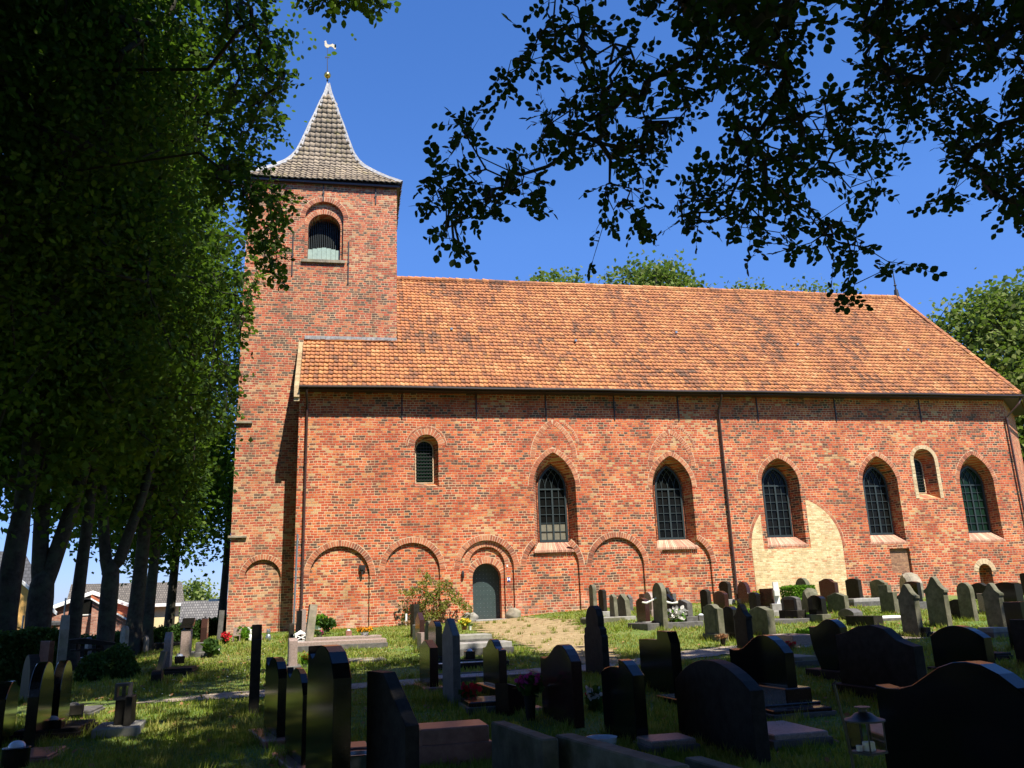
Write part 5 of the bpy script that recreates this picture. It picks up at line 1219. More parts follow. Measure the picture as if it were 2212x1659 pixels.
S('C', -480, 738, 1375, 845, 'shroud', 'dark', .16, 'very wide dull black stone with a rounded hump, right of the wineglass stone', Y=10.0, plinth=(.10, .16, 'dark'))
S('C', 905, 1755, 1385, 855, 'segment', 'black', .15, 'wide black stone with an evenly arched top under the middle pointed headstone', Y=11.6, plinth=(.09, .1, 'dark'))
S('C', 130, 2560, 2300, 1350, 'wave', 'black', .15, 'largest and nearest black stone with a wavy top, filling the lower right corner', Y=5.2)
S('D', 968, 1232, 985, 375, 'wavesym', 'brown', .12, 'red-brown polished stone with a small ogee top right of the bluish pointed pillar', W=.95, Y=13.0, plinth=(.10, .14, 'brown'))
S('D', 562, 727, 1095, 150, 'gable', 'grey', .11, 'tall bluish grey stone with a blunt pointed top in the middle foreground', W=.80, Y=12.6, rot=radians(1))
# --- middle group left of the door path (seen nearly edge on)
S('D', 222, 282, 335, -5, 'flat', 'dark', .17, 'tallest dark slab seen edge-on in front of the rose bush', Y=25.5, W=.6)
S('D', 254, 292, 402, 222, 'flat', 'lightst', .13, 'small pale slab seen edge-on before the tall dark one', Y=23.6, W=.5)
S('D', 284, 338, 402, 86, 'gable', 'brown', .13, 'mirror-faced brown slab with a dark edge, right of the tall dark edge-on slab', Y=22.2, W=.62)
S('D', 322, 370, 410, 305, 'flat', 'pink', .16, 'low pinkish slab seen edge-on between two mirror-faced ones', Y=20.8, W=.5)
S('D', 388, 468, 430, 176, 'round', 'green', .14, 'round-topped mossy slab behind the polished angular stone', Y=19.6, W=.75)
S('D', 464, 530, 580, 168, 'segment', 'black', .14, 'black slab whose curved edge throws back a white glint of sun', Y=18.2, W=.8, plinth=(.1, .14, 'dark'))
S('D', 322, 486, 960, 380, 'lowgable', 'brown', .14, 'brown mirror-polished stone left of the bluish pointed pillar', W=.9, Y=14.2, plinth=(.1, .05, 'clayred'))
# --- left foreground
S('K', 640, 972, 1700, 682, 'wave2', 'black', .15, 'big thick polished black stone with a wavy top and blue-lit shoulder, in the left centre', W=.95, Y=7.3, rot=radians(-9))
S('K', 308, 466, 1395, 778, 'wave2', 'black', .11, 'smaller black wavy-topped stone with a pale strip on its edge, left of the big one', W=.85, Y=10.6, rot=radians(-9), plinth=(.16, .06, 'clayred'))
S('K', 490, 642, 1500, 862, 'wave2', 'black', .07, 'black wavy-topped stone tucked just left of the big thick one', W=.9, Y=9.0, rot=radians(-8), plinth=(.12, .06, 'clayred'))
S('K', 1120, 1512, 1760, 900, 'chamfer', 'dark', .12, 'dark rough stone with a chamfered right shoulder in the near foreground', W=.72, Y=6.9, rot=radians(-17))
S('K', 155, 238, 1250, 524, 'stepr', 'dark', .14, 'very thin tall dark stone seen edge-on, alone on the sunlit grass', W=.55)
S('K', 492, 541, 910, 627, 'lowseg', 'pink', .17, 'pinkish grey slab seen edge-on beside the white lantern', W=.6, plinth=(.08, .14, 'grey'))
S('K', 592, 662, 716, 362, 'flat', 'rough', .20, 'rough lichened slab leaning to the right, above the granite ledger', W=.6, lean=0)
stones[-1][0].rotation_euler[1] = 0
S('K', 548, 580, 640, 412, 'flat', 'black', .15, 'black slab seen edge-on left of the rough leaning one', W=.6, Y=26)
S('K', 578, 612, 640, 400, 'flat', 'pink', .14, 'narrow rose-red slab between the black edge-on one and the rough leaning one', W=.6, Y=27)
S('K', 493, 521, 650, 512, 'lowseg', 'dark', .15, 'dark low slab seen edge-on by the foot of the metal pole', W=.6, Y=27)
# --- far left, in dappled shade
S('E', 875, 992, 760, 80, 'point', 'rough', .16, 'tall mottled pointed stone in front of the second linden trunk pair', W=.42, Y=19.5, rot=radians(-14))
S('E', 612, 786, 712, 455, 'flat', 'clayred', .10, 'small reddish flat-topped slab against the dark hedge', W=.55, Y=19.8, rot=radians(-30))
S('E', 238, 600, 1100, 655, 'round', 'dark', .16, 'broad dull round stone overgrown with green, at the left before the hedge', W=.95, Y=16.0, rot=radians(-20))
S('E', 430, 772, 1700, 760, 'round', 'black', .12, 'polished black round-topped stone seen half edge-on, mirroring brown light', W=.75, Y=11.9)
S('E', 765, 1037, 1610, 738, 'round', 'black', .11, 'taller polished black round-topped stone right of the similar one, with a pale cap glint', W=.72, Y=12.9)
S('E', -260, 266, 1560, 1046, 'segment', 'black', .15, 'wide black stone with a pale lit top, cut by the left edge', W=1.1, Y=12.6, rot=radians(-6))
S('F', 530, 647, 872, 328, 'round', 'pink', .14, 'reddish lichened round-topped stone left of the book monument', W=.55)
S('F', 1005, 1178, 640, 132, 'cham2', 'brown', .15, 'dark polished stone with clipped corners mirroring pink flowers', W=.8, Y=24.0, plinth=(.10, .24, 'grey'), base=(1.2, 1.2, .10, 'grey'))
S('F', 1298, 1387, 560, 12, 'flat', 'grey', .15, 'tall thin grey slab seen edge-on beside red flowers, left of the tower', W=.45, Y=29.0)
S('F', 924, 952, 290, 140, 'round', 'dark', .12, 'small dark post stone behind the book monument', W=.3, Y=31)
S('F', 388, 530, 925, 600, 'flat', 'green', .10, 'yellow-green lichened slab leaning on its neighbour, left of the reddish round-topped one', W=.5, Y=19.6, lean=.0)
S('F', 405, 530, 1110, 878, 'segment', 'dark', .18, 'low dark block on the grass below the yellow-green slab', W=.45, Y=17.8)
S('E', 1790, 1872, 560, 236, 'round', 'rough', .12, 'small round-headed pale stone standing before the dark linden trunks', W=.4, Y=30, rot=radians(-30))
S('E', 2098, 2165, 570, 385, 'round', 'rough', .10, 'faint narrow stone in the shade before the hedge behind the book monument', W=.35, Y=31, rot=radians(-30))
S('E', 1215, 1330, 790, 400, 'segment', 'grey', .10, 'grey slab in shade between two linden trunks', W=.5, Y=27, rot=radians(-20))
S('E', 1408, 1510, 720, 400, 'flat', 'dark', .10, 'dull slab standing between the Y-forked linden and the next trunk', W=.5, Y=27.5, rot=radians(-20))

# leaning ones
def find(word): return [r for r, w, h in stones if word in r['label']][0]
find('rough lichened slab leaning').rotation_euler = (radians(6), 0, pi/2-PHI)
find('yellow-green lichened').rotation_euler = (radians(9), 0, pi/2-PHI)
find('tall thin grey slab').rotation_euler = (radians(2.5), 0, pi/2-PHI)

# --- special monuments
def local_thing(name, loc, rz, label, cat, group=None): return empty(name, loc, rz, label, cat, group)
# white cross
p = atY(*px('B', 822, 600), 24.6); r_ = local_thing('grave_cross', (p[0], p[1], gz(p[0], p[1])), pi/2-PHI-radians(28), 'white marble cross monument in front of the yellow brick infill', 'grave cross')
ht = ztop_at(*px('B', 822, 225), math.hypot(p[0], p[1]))-gz(p[0], p[1])
MB().box(-.42, .42, -.30, .30, -.1, .13, .015).box(-.27, .27, -.2, .2, .13, .34, .015).build('base', MAT['lightst'], r_, local=True)
MB().prism([(-.13, .34), (.13, .34), (.095, ht-.42), (.25, ht-.42), (.25, ht-.24), (.09, ht-.24), (.09, ht), (-.09, ht), (-.09, ht-.24), (-.25, ht-.24), (-.25, ht-.42), (-.095, ht-.42)], -.08, .08, .01).build('cross', MAT['white'], r_, local=True)
# grey openwork cross grave on the left
p = hit(*px('L', 990, 1375)); r_ = local_thing('grave_cross', (p[0], p[1], gz(p[0], p[1])), pi/2-PHI, 'grey monument with a small open-framed head on a stone base, alone on left grass', 'grave cross')
ht = ztop_at(*px('L', 990, 985), math.hypot(p[0], p[1]))-gz(p[0], p[1])
MB().box(-.38, .38, -.20, .34, -.06, .10, .015).build('base', MAT['concrete'], r_, local=True)
MB().prism([(-.27, .10), (.27, .10), (.22, ht-.16), (-.22, ht-.16)], -.08, .0, .008).prism([(-.1, .10), (.1, .10), (.09, ht-.2), (-.09, ht-.2)], .0, .13, .008).build('pillar', MAT['dark'], r_, local=True)
mb = MB(); mb.box(-.10, .10, -.04, .15, ht-.20, ht-.16); mb.box(-.10, .10, -.04, .15, ht-.03, ht); mb.box(-.10, .10, -.04, -.01, ht-.16, ht-.03); mb.box(-.10, .10, .12, .15, ht-.16, ht-.03); mb.box(-.03, .03, .03, .07, ht-.16, ht-.03); mb.build('cross_head', MAT['grey'], r_, local=True)
# book monument on a pedestal
p = hit(*px('F', 850, 705)); r_ = local_thing('book_monument', (p[0], p[1], gz(p[0], p[1])), pi/2-PHI-radians(4), 'black open stone book tilted on a reddish square pedestal, left of the tower', 'monument')
hp_ = ztop_at(*px('F', 850, 290), math.hypot(p[0], p[1]))-gz(p[0], p[1])
MB().box(-.17, .17, -.11, .12, -.05, hp_, .012).build('pedestal', MAT['pink'], r_, local=True)
MB().prism([(-.22, hp_+.04), (.02, hp_+.05), (.22, hp_+.13), (.25, hp_+.26), (.18, hp_+.28), (.0, hp_+.15), (-.19, hp_+.10)], -.15, .15, .01).build('book', MAT['black'], r_, local=True)
MB().tube([(0, 0, hp_-.02), (.05, 0, hp_+.06)], .09, 8).build('support', MAT['black'], r_, local=True)
# rough natural stones
def boulder(name, lab, cat, c, r3, mat='rough', seed=1, group=None):
    R = np.random.default_rng(seed); mb = MB(); n1, n2 = 14, 18; V = []; F = []
    ph = R.uniform(0, 6, 6)
    for a in range(n1+1):
        for b in range(n2):
            th = pi*a/n1; f = 2*pi*b/n2; d = np.array([sin(th)*cos(f), sin(th)*sin(f), cos(th)])
            k = 1+.10*sin(3*d[0]+ph[0])*cos(2.5*d[1]+ph[1])+.07*sin(6*d[2]+ph[2]+2*d[0])+R.normal()*.015
            V.append((c[0]+d[0]*r3[0]*k, c[1]+d[1]*r3[1]*k, c[2]+d[2]*r3[2]*k))
    for a in range(n1):
        for b in range(n2): F.append((a*n2+b, (a+1)*n2+b, (a+1)*n2+(b+1) % n2, a*n2+(b+1) % n2))
    o = mesh_from(name, V, F, MAT[mat], smooth=True); o['label'] = lab; o['category'] = cat
    if group: o['group'] = group
    return o
def rough_slab(c, W, H, T, rz, lab, seed, mat='rough', tip=.5):
    r_ = empty('natural_gravestone', (c[0], c[1], gz(*c[:2])), rz, lab, 'gravestone'); R = random.Random(seed); pts = []
    n = 9
    for k in range(n+1):
        t = k/n; u = -W/2+W*t; hh = H*(1-abs(t-tip)**1.5*1.15)+R.uniform(-.03, .03); pts.append((u, max(.3*H, hh)))
    P = [(-W*.42, -.1), (W*.42, -.1), (W*.5, H*.3)]+pts[::-1]+[(-W*.5, H*.3)]
    V = []; F = []; m = len(P)
    for y, s in ((-T/2, .93), (-T/6, 1), (T/5, 1.0), (T/2, .9)):
        for p_ in P: V.append((p_[0]*s+R.uniform(-.012, .012), y+R.uniform(-.015, .015), p_[1]*(s if p_[1] > 0 else 1)+R.uniform(-.012, .012)))
    F.append(tuple(range(m))); F.append(tuple(range(4*m-1, 3*m-1, -1)))
    for r in range(3):
        for i in range(m): j = (i+1) % m; F.append((r*m+i, (r+1)*m+i, (r+1)*m+j, r*m+j))
    mesh_from('headstone', V, F, MAT[mat], r_, local=True)
def boundH(z, x, yt, Y):
    a, b = px(z, x, yt); p = atY(a, b, Y); return p, ztop_at(a, b, math.hypot(p[0], p[1]))-gz(p[0], p[1])
p, H_ = boundH('C', 540, 82, 30.5); rough_slab((p[0], p[1]), 1.2, H_, .55, pi/2-PHI-radians(25), 'rough pointed field stone with a sunlit right side, tallest against the wall', 4, tip=.5)
p, H_ = boundH('B', 1270, 305, 23.3); rough_slab((p[0], p[1]), .75, H_, .35, pi/2-PHI-radians(20), 'rough grey-green boulder stone beside the clipped box hedge', 9, mat='green', tip=.45)
boulder('boulder', 'pale sandy boulder at the left side of the door step', 'boulder', (*atY(*px('D', 838, 170), 32.55)[:2], 1.12), (.30, .25, .24), 'concrete', 3)
boulder('boulder', 'round greyish boulder at the right side of the door step', 'boulder', (*atY(*px('D', 1308, 140), 32.5)[:2], 1.18), (.30, .26, .26), 'rough', 5)

# --- ledger slabs, kerbs
def ledger(name, lab, c, L, Wd, h, mat, cat='grave slab', rz=None, kerb=None, fill=None, tilt=0, low='grey'):
    """L runs east-west (away from the headstone), Wd north-south"""
    rz = -PHI*0-radians(-6)*0+0.10 if rz is None else rz
    r_ = empty(name, (c[0], c[1], gz(c[0], c[1])), rz, lab, cat)
    if kerb:
        t = kerb; mb = MB(); mb.box(-L/2, L/2, -Wd/2, -Wd/2+t, -.1, h, .01); mb.box(-L/2, L/2, Wd/2-t, Wd/2, -.1, h, .01); mb.box(-L/2, -L/2+t, -Wd/2+t+.001, Wd/2-t-.001, -.1, h, .01); mb.box(L/2-t, L/2, -Wd/2+t+.001, Wd/2-t-.001, -.1, h, .01)
        mb.build('kerb', MAT[mat], r_, local=True)
        if fill: MB().box(-L/2+t, L/2-t, -Wd/2+t, Wd/2-t, -.1, h*.6).build('gravel_bed', MAT[fill], r_, local=True)
    else:
        MB().box(-L/2, L/2, -Wd/2, Wd/2, -.1, h*.55, .006).build('kerb', MAT[mat if mat in ('clayred', 'dark') else low], r_, local=True)
        MB().box(-L/2+.03, L/2-.03, -Wd/2+.03, Wd/2-.03, h*.55+.002, h, .012).build('slab', MAT[mat], r_, local=True)
    return r_
MAT['whitegravel'] = stone_mat('white_gravel', (.40, .39, .36), (.80, .78, .74), .9, 45, .3, 0, 1.0)
MAT['greygravel'] = stone_mat('grey_gravel', (.10, .10, .095), (.50, .49, .46), .9, 40, .3, 0, 1.0)
def hp(z, x, y): p = hit(*px(z, x, y)); return p[0], p[1]
def led2(name, lab, z, xl, xr, y, Wd, h, mat, **k):
    a = np.array(hp(z, xl, y)); b = np.array(hp(z, xr, y)); c = (a+b)/2; c[1] += Wd/2
    rz = k.pop('rz', .04); return ledger(name, lab, c, float(np.linalg.norm(b-a)), Wd, h, mat, rz=rz, **k)
led2('grave_slab', 'pinkish granite ledger slab in the sun, right of the white lantern', 'K', 545, 1200, 725, .85, .22, 'pink')
led2('flower_grave', 'low grave bed edged in pinkish stone with flower bowls on it, behind the granite ledger', 'K', 635, 1150, 660, .9, .12, 'pink', kerb=.07, fill='greygravel')
led2('sunken_slab', 'worn paving-like slab sunk in the grass before the granite ledger', 'K', 960, 1235, 820, 1.0, .035, 'rough')
led2('grave_slab', 'grey ledger slab with a yellow flower bowl on it, below the trodden path', 'D', 530, 1060, 448, .95, .24, 'concrete')
led2('grave_slab', 'second grey ledger slab just in front of the one with the yellow flowers', 'D', 530, 1290, 560, .9, .26, 'lightst')
led2('gravel_grave', 'gravel-filled grave with a dark kerb behind the red-brown ogee stone', 'D', 480, 1240, 705, 1.1, .10, 'dark', kerb=.08, fill='whitegravel')
led2('gravel_grave', 'grave bed of pale gravel and withered plants, shaded, beside the bluish pillar', 'D', 500, 1620, 830, 1.1, .06, 'grey', kerb=.06, fill='greygravel')
led2('grave_slab', 'long pale slab before the wall, right of the dark stone with a flared foot', 'B', 1845, 2780, 572, .9, .24, 'lightst')
led2('grave_slab', 'long narrow pale kerb slab left of the left pointed headstone', 'C', 65, 535, 795, .5, .12, 'white')
led2('gravel_grave', 'grave with white gravel and a leafy plant, left of the wineglass stone', 'B', 1010, 1400, 1160, 1.0, .20, 'pink', kerb=.09, fill='whitegravel')
led2('grave_slab', 'sunlit brownish ledger slab left of the foot of the wineglass stone', 'B', 1035, 1480, 1480, 1.3, .16, 'rough')
led2('grave_slab', 'low grey kerb slab streaked with light under the right pointed headstone', 'C', 1735, 2080, 1040, .5, .2, 'concrete')
led2('grave_slab', 'low dark kerb block between the left and middle pointed headstones', 'C', 775, 925, 1045, .4, .22, 'dark')
led2('grave_slab', 'dark slab in the grass right of the wide arched black stone', 'C', 1760, 2125, 1360, .7, .10, 'dark')
led2('grave_slab', 'polished violet-grey slab lying low left of the hanging lantern', 'I', 190, 740, 1500, .95, .12, 'pink')
led2('grave_slab', 'thin light slab mirroring the sky in front of the wavy black stone', 'I', 190, 775, 1268, .5, .10, 'brown')
led2('grave_slab', 'pinkish broken slab on the ground right of the two-level black stone', 'J', 1310, 1745, 1550, .5, .12, 'pink')
led2('grave_slab', 'red-brown ledger slab at the bottom edge left of the dark kerb wall', 'K', 1498, 2092, 1640, .55, .34, 'clayred')
led2('grave_slab', 'low red-brown slab at the bottom edge by the foot of the big black stone', 'K', 930, 1120, 1700, .45, .22, 'clayred')
led2('grave_slab', 'long grey stone kerb in shade before the hedge, left of the reddish round-topped stone', 'E', 1720, 2660, 625, .4, .35, 'dark')
led2('grave_slab', 'slanting dark slab with pale rim in the lower left, beside the white-capped box', 'L', 110, 560, 1440, 1.0, .10, 'dark')
led2('grave_slab', 'flat reddish slab in the bottom left corner under the glass-domed jar', 'L', 0, 340, 1640, .8, .06, 'clayred')
led2('grave_slab', 'pale-edged slab under the grey box with a glass lid, on the left', 'L', 500, 700, 1265, .8, .08, 'grey')
led2('grave_slab', 'dark slab with a black box on it, left of the sunlit grass', 'F', 540, 900, 960, .9, .12, 'dark')
led2('grave_slab', 'shaded bluish slab lying between the linden trunks and the dark round shrub', 'E', 1040, 1330, 870, .6, .3, 'grey')
led2('grave_slab', 'dark kerb around the red-brown ogee stone', 'D', 800, 1330, 1190, .75, .14, 'brown')
led2('grave_slab', 'small orange-lit slab between the magenta flowers and the wavy red-brown stone', 'D', 1385, 1665, 1180, .35, .05, 'clayred')
# two long low tomb walls in the near foreground
def lowwall(lab, a, b, h, w, mat):
    a = np.array(a); b = np.array(b); d = b-a; L = float(np.linalg.norm(d)); c = (a+b)/2
    o = MB().box(-L/2, L/2, -w/2, w/2, -.1, h, .012).build('tomb_kerb', MAT[mat], None); o.location = (c[0], c[1], gz(*c)); o.rotation_euler = (0, 0, atan2(d[1], d[0])); tag(o, lab, 'grave kerb')
def onplane(z, x, y, h):
    r = ray(*px(z, x, y)); t = (h-EYE[2])/r[2]; p = EYE+r*t; return p[0], p[1]
lowwall('long greenish tomb kerb running diagonally to the bottom right corner', onplane('J', 640, 1385, .52), onplane('J', 1560, 1640, .52), .52, .17, 'green')
lowwall('shorter greenish tomb kerb ending left of the long diagonal one', onplane('J', 120, 1305, .52), onplane('J', 540, 1450, .52), .52, .14, 'green')
lowwall('greenish kerb piece under the large stone with the arched red-lit top', onplane('J', 1660, 1565, .30), onplane('J', 2090, 1690, .30), .30, .16, 'green')

# --- lanterns, boxes, bowls, pots
def thing_at(name, z, x, y, lab, cat, rz=0, lift=0.0, Y=None):
    p = hit(*px(z, x, y)) if Y is None else atY(*px(z, x, y), Y)
    return empty(name, (p[0], p[1], gz(p[0], p[1])+lift), rz, lab, cat), math.hypot(p[0], p[1])
def size_at(z, x, y0, y1, d): return abs(ztop_at(*px(z, x, y0), d)-ztop_at(*px(z, x, y1), d))
# hanging lantern with a candle near the camera
pI = at(*px('I', 980, 1540), 4.75); r_ = empty('lantern', (pI[0], pI[1], pI[2]), radians(20), 'dark metal lantern with a white candle beside a thin stake, lower right', 'lantern'); r_.scale = (.42, .42, .49)
s = .36; mb = MB(); mb.box(-.155, .155, -.155, .155, 0, .022, .004)
for x in (-.14, .14):
    for y in (-.14, .14): mb.tube([(x, y, .02), (x*1.03, y*1.03, .30)], .010, 5)
mb.build('frame', MAT['iron'], r_, local=True)
mb = MB(); mb.lathe([(.235, .30), (.235, .315), (.15, .335), (.09, .375), (.05, .385), (.05, .42), (.09, .425), (.09, .435), (.0, .437)], (0, 0, 0), 16); mb.build('roof', MAT['iron'], r_, local=True, smooth=True)
gm_, gnt, gbs = new_mat('lantern_glass'); gbs.inputs['Transmission Weight'].default_value = 1; gbs.inputs['Roughness'].default_value = .05; gbs.inputs['Base Color'].default_value = (.85, .85, .8, 1); gbs.inputs['Specular IOR Level'].default_value = .2; gbs.inputs['IOR'].default_value = 1.1
mb = MB()
for q in range(4):
    a = q*pi/2; V = [(-.128, -.146), (.128, -.146)]; R_ = lambda v: (v[0]*cos(a)-v[1]*sin(a), v[0]*sin(a)+v[1]*cos(a))
    b0, b1 = R_(V[0]), R_(V[1]); mb.add([(b0[0], b0[1], .025), (b1[0], b1[1], .025), (b1[0], b1[1], .295), (b0[0], b0[1], .295)], [(0, 1, 2, 3)])
mb.build('panes', gm_, r_, local=True)
mb = MB(); mb.lathe([(.055, 0.023), (.055, .10), (.048, .108), (.0, .10)], (.02, 0, 0), 14); mb.lathe([(.038, 0.023), (.038, .075), (.0, .072)], (-.07, .05, 0), 12); mb.build('candle', MAT['candle'], r_, local=True, smooth=True)
zg = gz(pI[0]-.3, pI[1])-pI[2]
pts = [(-.10, 0, zg-.1), (-.125, 0, 0), (-.16, 0, .20), (-.185, 0, .33), (-.17, 0, .345)]
o = MB().tube(pts, .007, 6).build('lantern_stake', MAT['iron'], None); o.location = r_.location; o.rotation_euler = r_.rotation_euler; tag(o, 'thin dark leaning stake beside the metal lantern', 'stake')
# white lantern
r_, d = thing_at('grave_lantern', 'K', 566, 716, 'small white lantern with crossed bars at the end of the granite ledger', 'lantern', .2, lift=.18); h = size_at('K', 566, 620, 716, d)-.0
mb = MB(); w = .15; mb.box(-w, w, -w, w, 0, .04); mb.box(-w, w, -w, w, h*.62, h*.68)
for x in (-w+.015, w-.015):
    for y in (-w+.015, w-.015): mb.box(x-.02, x+.02, y-.02, y+.02, .04, h*.62)
for sg in (1, -1):
    mb.tube([(-w*sg, -w, .05), (w*sg, -w, h*.6)], .014, 5); mb.tube([(-w, -w*sg, .05), (-w, w*sg, h*.6)], .014, 5)
mb.build('frame', MAT['white'], r_, local=True)
mb = MB(); mb.lathe([(.17, h*.68), (.12, h*.78), (.07, h*.84), (.06, h*.90), (.03, h*.93), (.0, h)], (0, 0, 0), 12); mb.build('roof', MAT['white'], r_, local=True, smooth=True)
MB().lathe([(.05, .04), (.05, h*.35), (.0, h*.35)], (0, 0, 0), 10).build('candle', MAT['dark'], r_, local=True)
def domebox(lab, z, xl, xr, yb, yt, mat, rz=.1, lift=0.0, rnd=False, dome='domeglass'):
    r_, d = thing_at('memorial_box', z, (xl+xr)/2, yb, lab, 'grave lamp', rz, lift); w = (px(z, xr, 0)[0]-px(z, xl, 0)[0])*d/FPX*.5/1.15; h = size_at(z, xl, yb, yt, d)
    if rnd: MB().lathe([(w, 0), (w, h*.72), (w*.96, h*.74), (0, h*.74)], (0, 0, 0), 20).build('body', MAT[mat], r_, local=True, smooth=True)
    else: MB().box(-w, w, -w*.8, w*.8, 0, h*.76, .008).build('body', MAT[mat], r_, local=True)
    MB().lathe([(w*.62*cos(pi/2*k/7)+.001, h*.75+h*.25*sin(pi/2*k/7)) for k in range(8)], (0, 0, 0), 16).build('glass_dome', MAT[dome], r_, local=True, smooth=True)
domebox('reddish square block with a glass dome on the flower grave', 'K', 925, 975, 636, 585, 'clayred', lift=.1)
domebox('black square block with a shiny glass dome on the left slab', 'F', 690, 830, 852, 712, 'black', lift=.1)
domebox('black cylinder with a glass dome in the bottom left corner', 'L', 18, 205, 1690, 1482, 'black', rnd=True, lift=.05)
domebox('black box topped by a pale stone on the slanting dark slab, lower left', 'L', 310, 475, 1420, 1300, 'black', lift=.08, dome='lightst')
domebox('large grey-blue box with a pale glass knob on the left grass', 'L', 512, 640, 1268, 1172, 'dark', lift=.06, dome='grey')
domebox('dark square planter standing on the grey ledger slab in the middle', 'D', 770, 886, 620, 500, 'black', lift=.04)
domebox('pale lamp box with a glass top behind the greenish shouldered stone', 'A', 1715, 1845, 820, 715, 'grey', lift=.06)
# plants in pots, flowers
def flowers(name, lab, z, x, yb, yt, wpx, leafm, petalm, npetal=70, nleaf=160, pot=None, lift=0.0, psz=.06, Y=None, leafsz=.08, stems=True, cat='plant', top=.6):
    r_, d = thing_at(name, z, x, yb, lab, cat, 0, lift, Y); h = size_at(z, x, yb, yt, d); w = wpx*ZO[z][2]*d/FPX/2; L = np.array(r_.location)
    hp0 = 0
    if pot:
        pm, ph = pot; hp0 = ph*h; MB().lathe([(w*.42, 0), (w*.58, hp0*.96), (w*.62, hp0), (w*.5, hp0), (w*.48, hp0*.9), (0, hp0*.9)], (0, 0, 0), 16).build('pot', MAT[pm], r_, local=True, smooth=True)
    def cl(n, zlo, zhi, rr_): 
        a = RNG.uniform(0, 2*pi, n); q = np.sqrt(RNG.uniform(0, 1, n)); t = RNG.uniform(zlo, zhi, n); k = rr_*(.55+.6*np.sin(np.clip(t, 0, 1)*pi*.8)); return np.stack([q*np.cos(a)*w*k, q*np.sin(a)*w*k, hp0+(h-hp0)*t], 1)
    if nleaf:
        C = cl(nleaf, .02, .9, 1.0); D = rand_dirs(nleaf)+np.array([0, 0, .8]); o = leaf_mesh('leaves', C+L, D, rand_dirs(nleaf), leafsz*RNG.uniform(.6, 1.3, nleaf), MAT[leafm], r_, LEAFR)
    if npetal:
        K = max(4, npetal//7); hc = cl(K, top, 1.0, .95); C = np.repeat(hc, 7, 0)+RNG.normal(size=(K*7, 3))*psz*.25; n = len(C); D = rand_dirs(n)
        leaf_mesh('blossoms', C+L, D, rand_dirs(n)+np.array([0, -.5, .6]), psz*RNG.uniform(.7, 1.2, n), MAT[petalm], r_, LEAF6)
    if stems:
        mb = MB()
        for q in range(7): a = RNG.uniform(0, 6.28); mb.tube([(0, 0, hp0*.8), (w*.3*cos(a), w*.3*sin(a), (h+hp0)/2), (w*.5*cos(a), w*.5*sin(a), h*.92)], .006, 4, cap=False)
        mb.build('stems', MAT['leaf_hedge'], r_, local=True)
    return r_
Fl = flowers
Fl('potted_shrub', 'yellow-green shrub in a white pot at the left end of the flower grave', 'G', 685, 470, 290, 170, 'leaf_bright', 'petal_yellow', 20, 420, ('white', .30), leafsz=.12, lift=.08)
Fl('potted_shrub', 'dark green leafy plant in a black bowl with purple spikes, on the flower grave', 'G', 805, 505, 345, 150, 'leaf_hedge', 'petal_purple', 30, 420, ('black', .25), leafsz=.14, lift=.08)
Fl('potted_flowers', 'low basket with pinkish rim in front of the yellow-green shrub', 'G', 705, 566, 498, 140, 'leaf_hedge', 'petal_pink', 20, 120, ('concrete', .5), leafsz=.07, lift=.05)
Fl('potted_flowers', 'orange and yellow flowers in a white tub on the flower grave', 'G', 1310, 555, 460, 190, 'leaf_hedge', 'petal_orange', 160, 90, ('white', .45), leafsz=.06, psz=.07, lift=.08)
Fl('potted_flowers', 'small plant with dark buds in a metal pot, left of the big black stone', 'G', 512, 950, 790, 90, 'leaf_bright', 'petal_red', 14, 160, ('zinc', .28), leafsz=.06)
Fl('potted_flowers', 'round cushion of yellow flowers in a terracotta bowl on the grey ledger', 'D', 772, 355, 250, 105, 'leaf_bright', 'petal_yellow', 330, 60, ('pot', .38), psz=.07, lift=.2)
Fl('white_pot', 'small white pot beside the yellow flowers', 'D', 836, 358, 308, 52, 'leaf_hedge', 'petal_white', 0, 12, ('white', .9), lift=.2, stems=False, cat='pot')
Fl('potted_flowers', 'magenta flowers in a tall dark vase beside the wavy red-brown stone', 'D', 1490, 1180, 730, 210, 'leaf_hedge', 'petal_pink', 200, 200, ('dark', .62), psz=.08, Y=11.0, leafsz=.10, top=.8)
Fl('potted_flowers', 'red flowers low beside the foot of the bluish pointed pillar', 'D', 800, 1080, 890, 190, 'leaf_hedge', 'petal_red', 110, 220, None, psz=.09)
Fl('potted_flowers', 'red geraniums beneath the dark slender pillar stone', 'J', 905, 1120, 1000, 130, 'leaf_hedge', 'petal_red', 120, 200, None, psz=.07, Y=11.5)
Fl('flowers', 'tall white flowers rising before the dark slender pillar stone', 'J', 880, 1060, 855, 90, 'leaf_hedge', 'petal_white', 60, 60, None, psz=.06, Y=11.3)
Fl('flower_bouquet', 'white lilies on the double base of the wide grey gabled stone', 'A', 1440, 930, 690, 230, 'leaf_bright', 'petal_white', 190, 170, None, psz=.13, leafsz=.12, Y=22.6)
Fl('dead_plant', 'withered brown plant at the foot of the tall leaning stone', 'A', 1160, 905, 805, 180, 'leaf_dry', 'leaf_dry', 0, 420, None, leafsz=.09, cat='plant')
Fl('potted_plant', 'dry plant in a black pot at the foot of the greenish shouldered stone', 'A', 2095, 1155, 1005, 140, 'leaf_dry', 'petal_red', 0, 120, ('black', .7), leafsz=.07)
Fl('leafy_plant', 'fresh green leafy rosette on the white gravel grave', 'B', 1225, 1065, 975, 190, 'leaf_bright', 'petal_white', 0, 260, None, leafsz=.15, stems=False)
Fl('leafy_plant', 'dark red-leaved plant behind the wavy black stone, left of the white gravel', 'B', 980, 1040, 945, 150, 'leaf_dry', 'petal_red', 30, 160, None, leafsz=.06, Y=16.5)
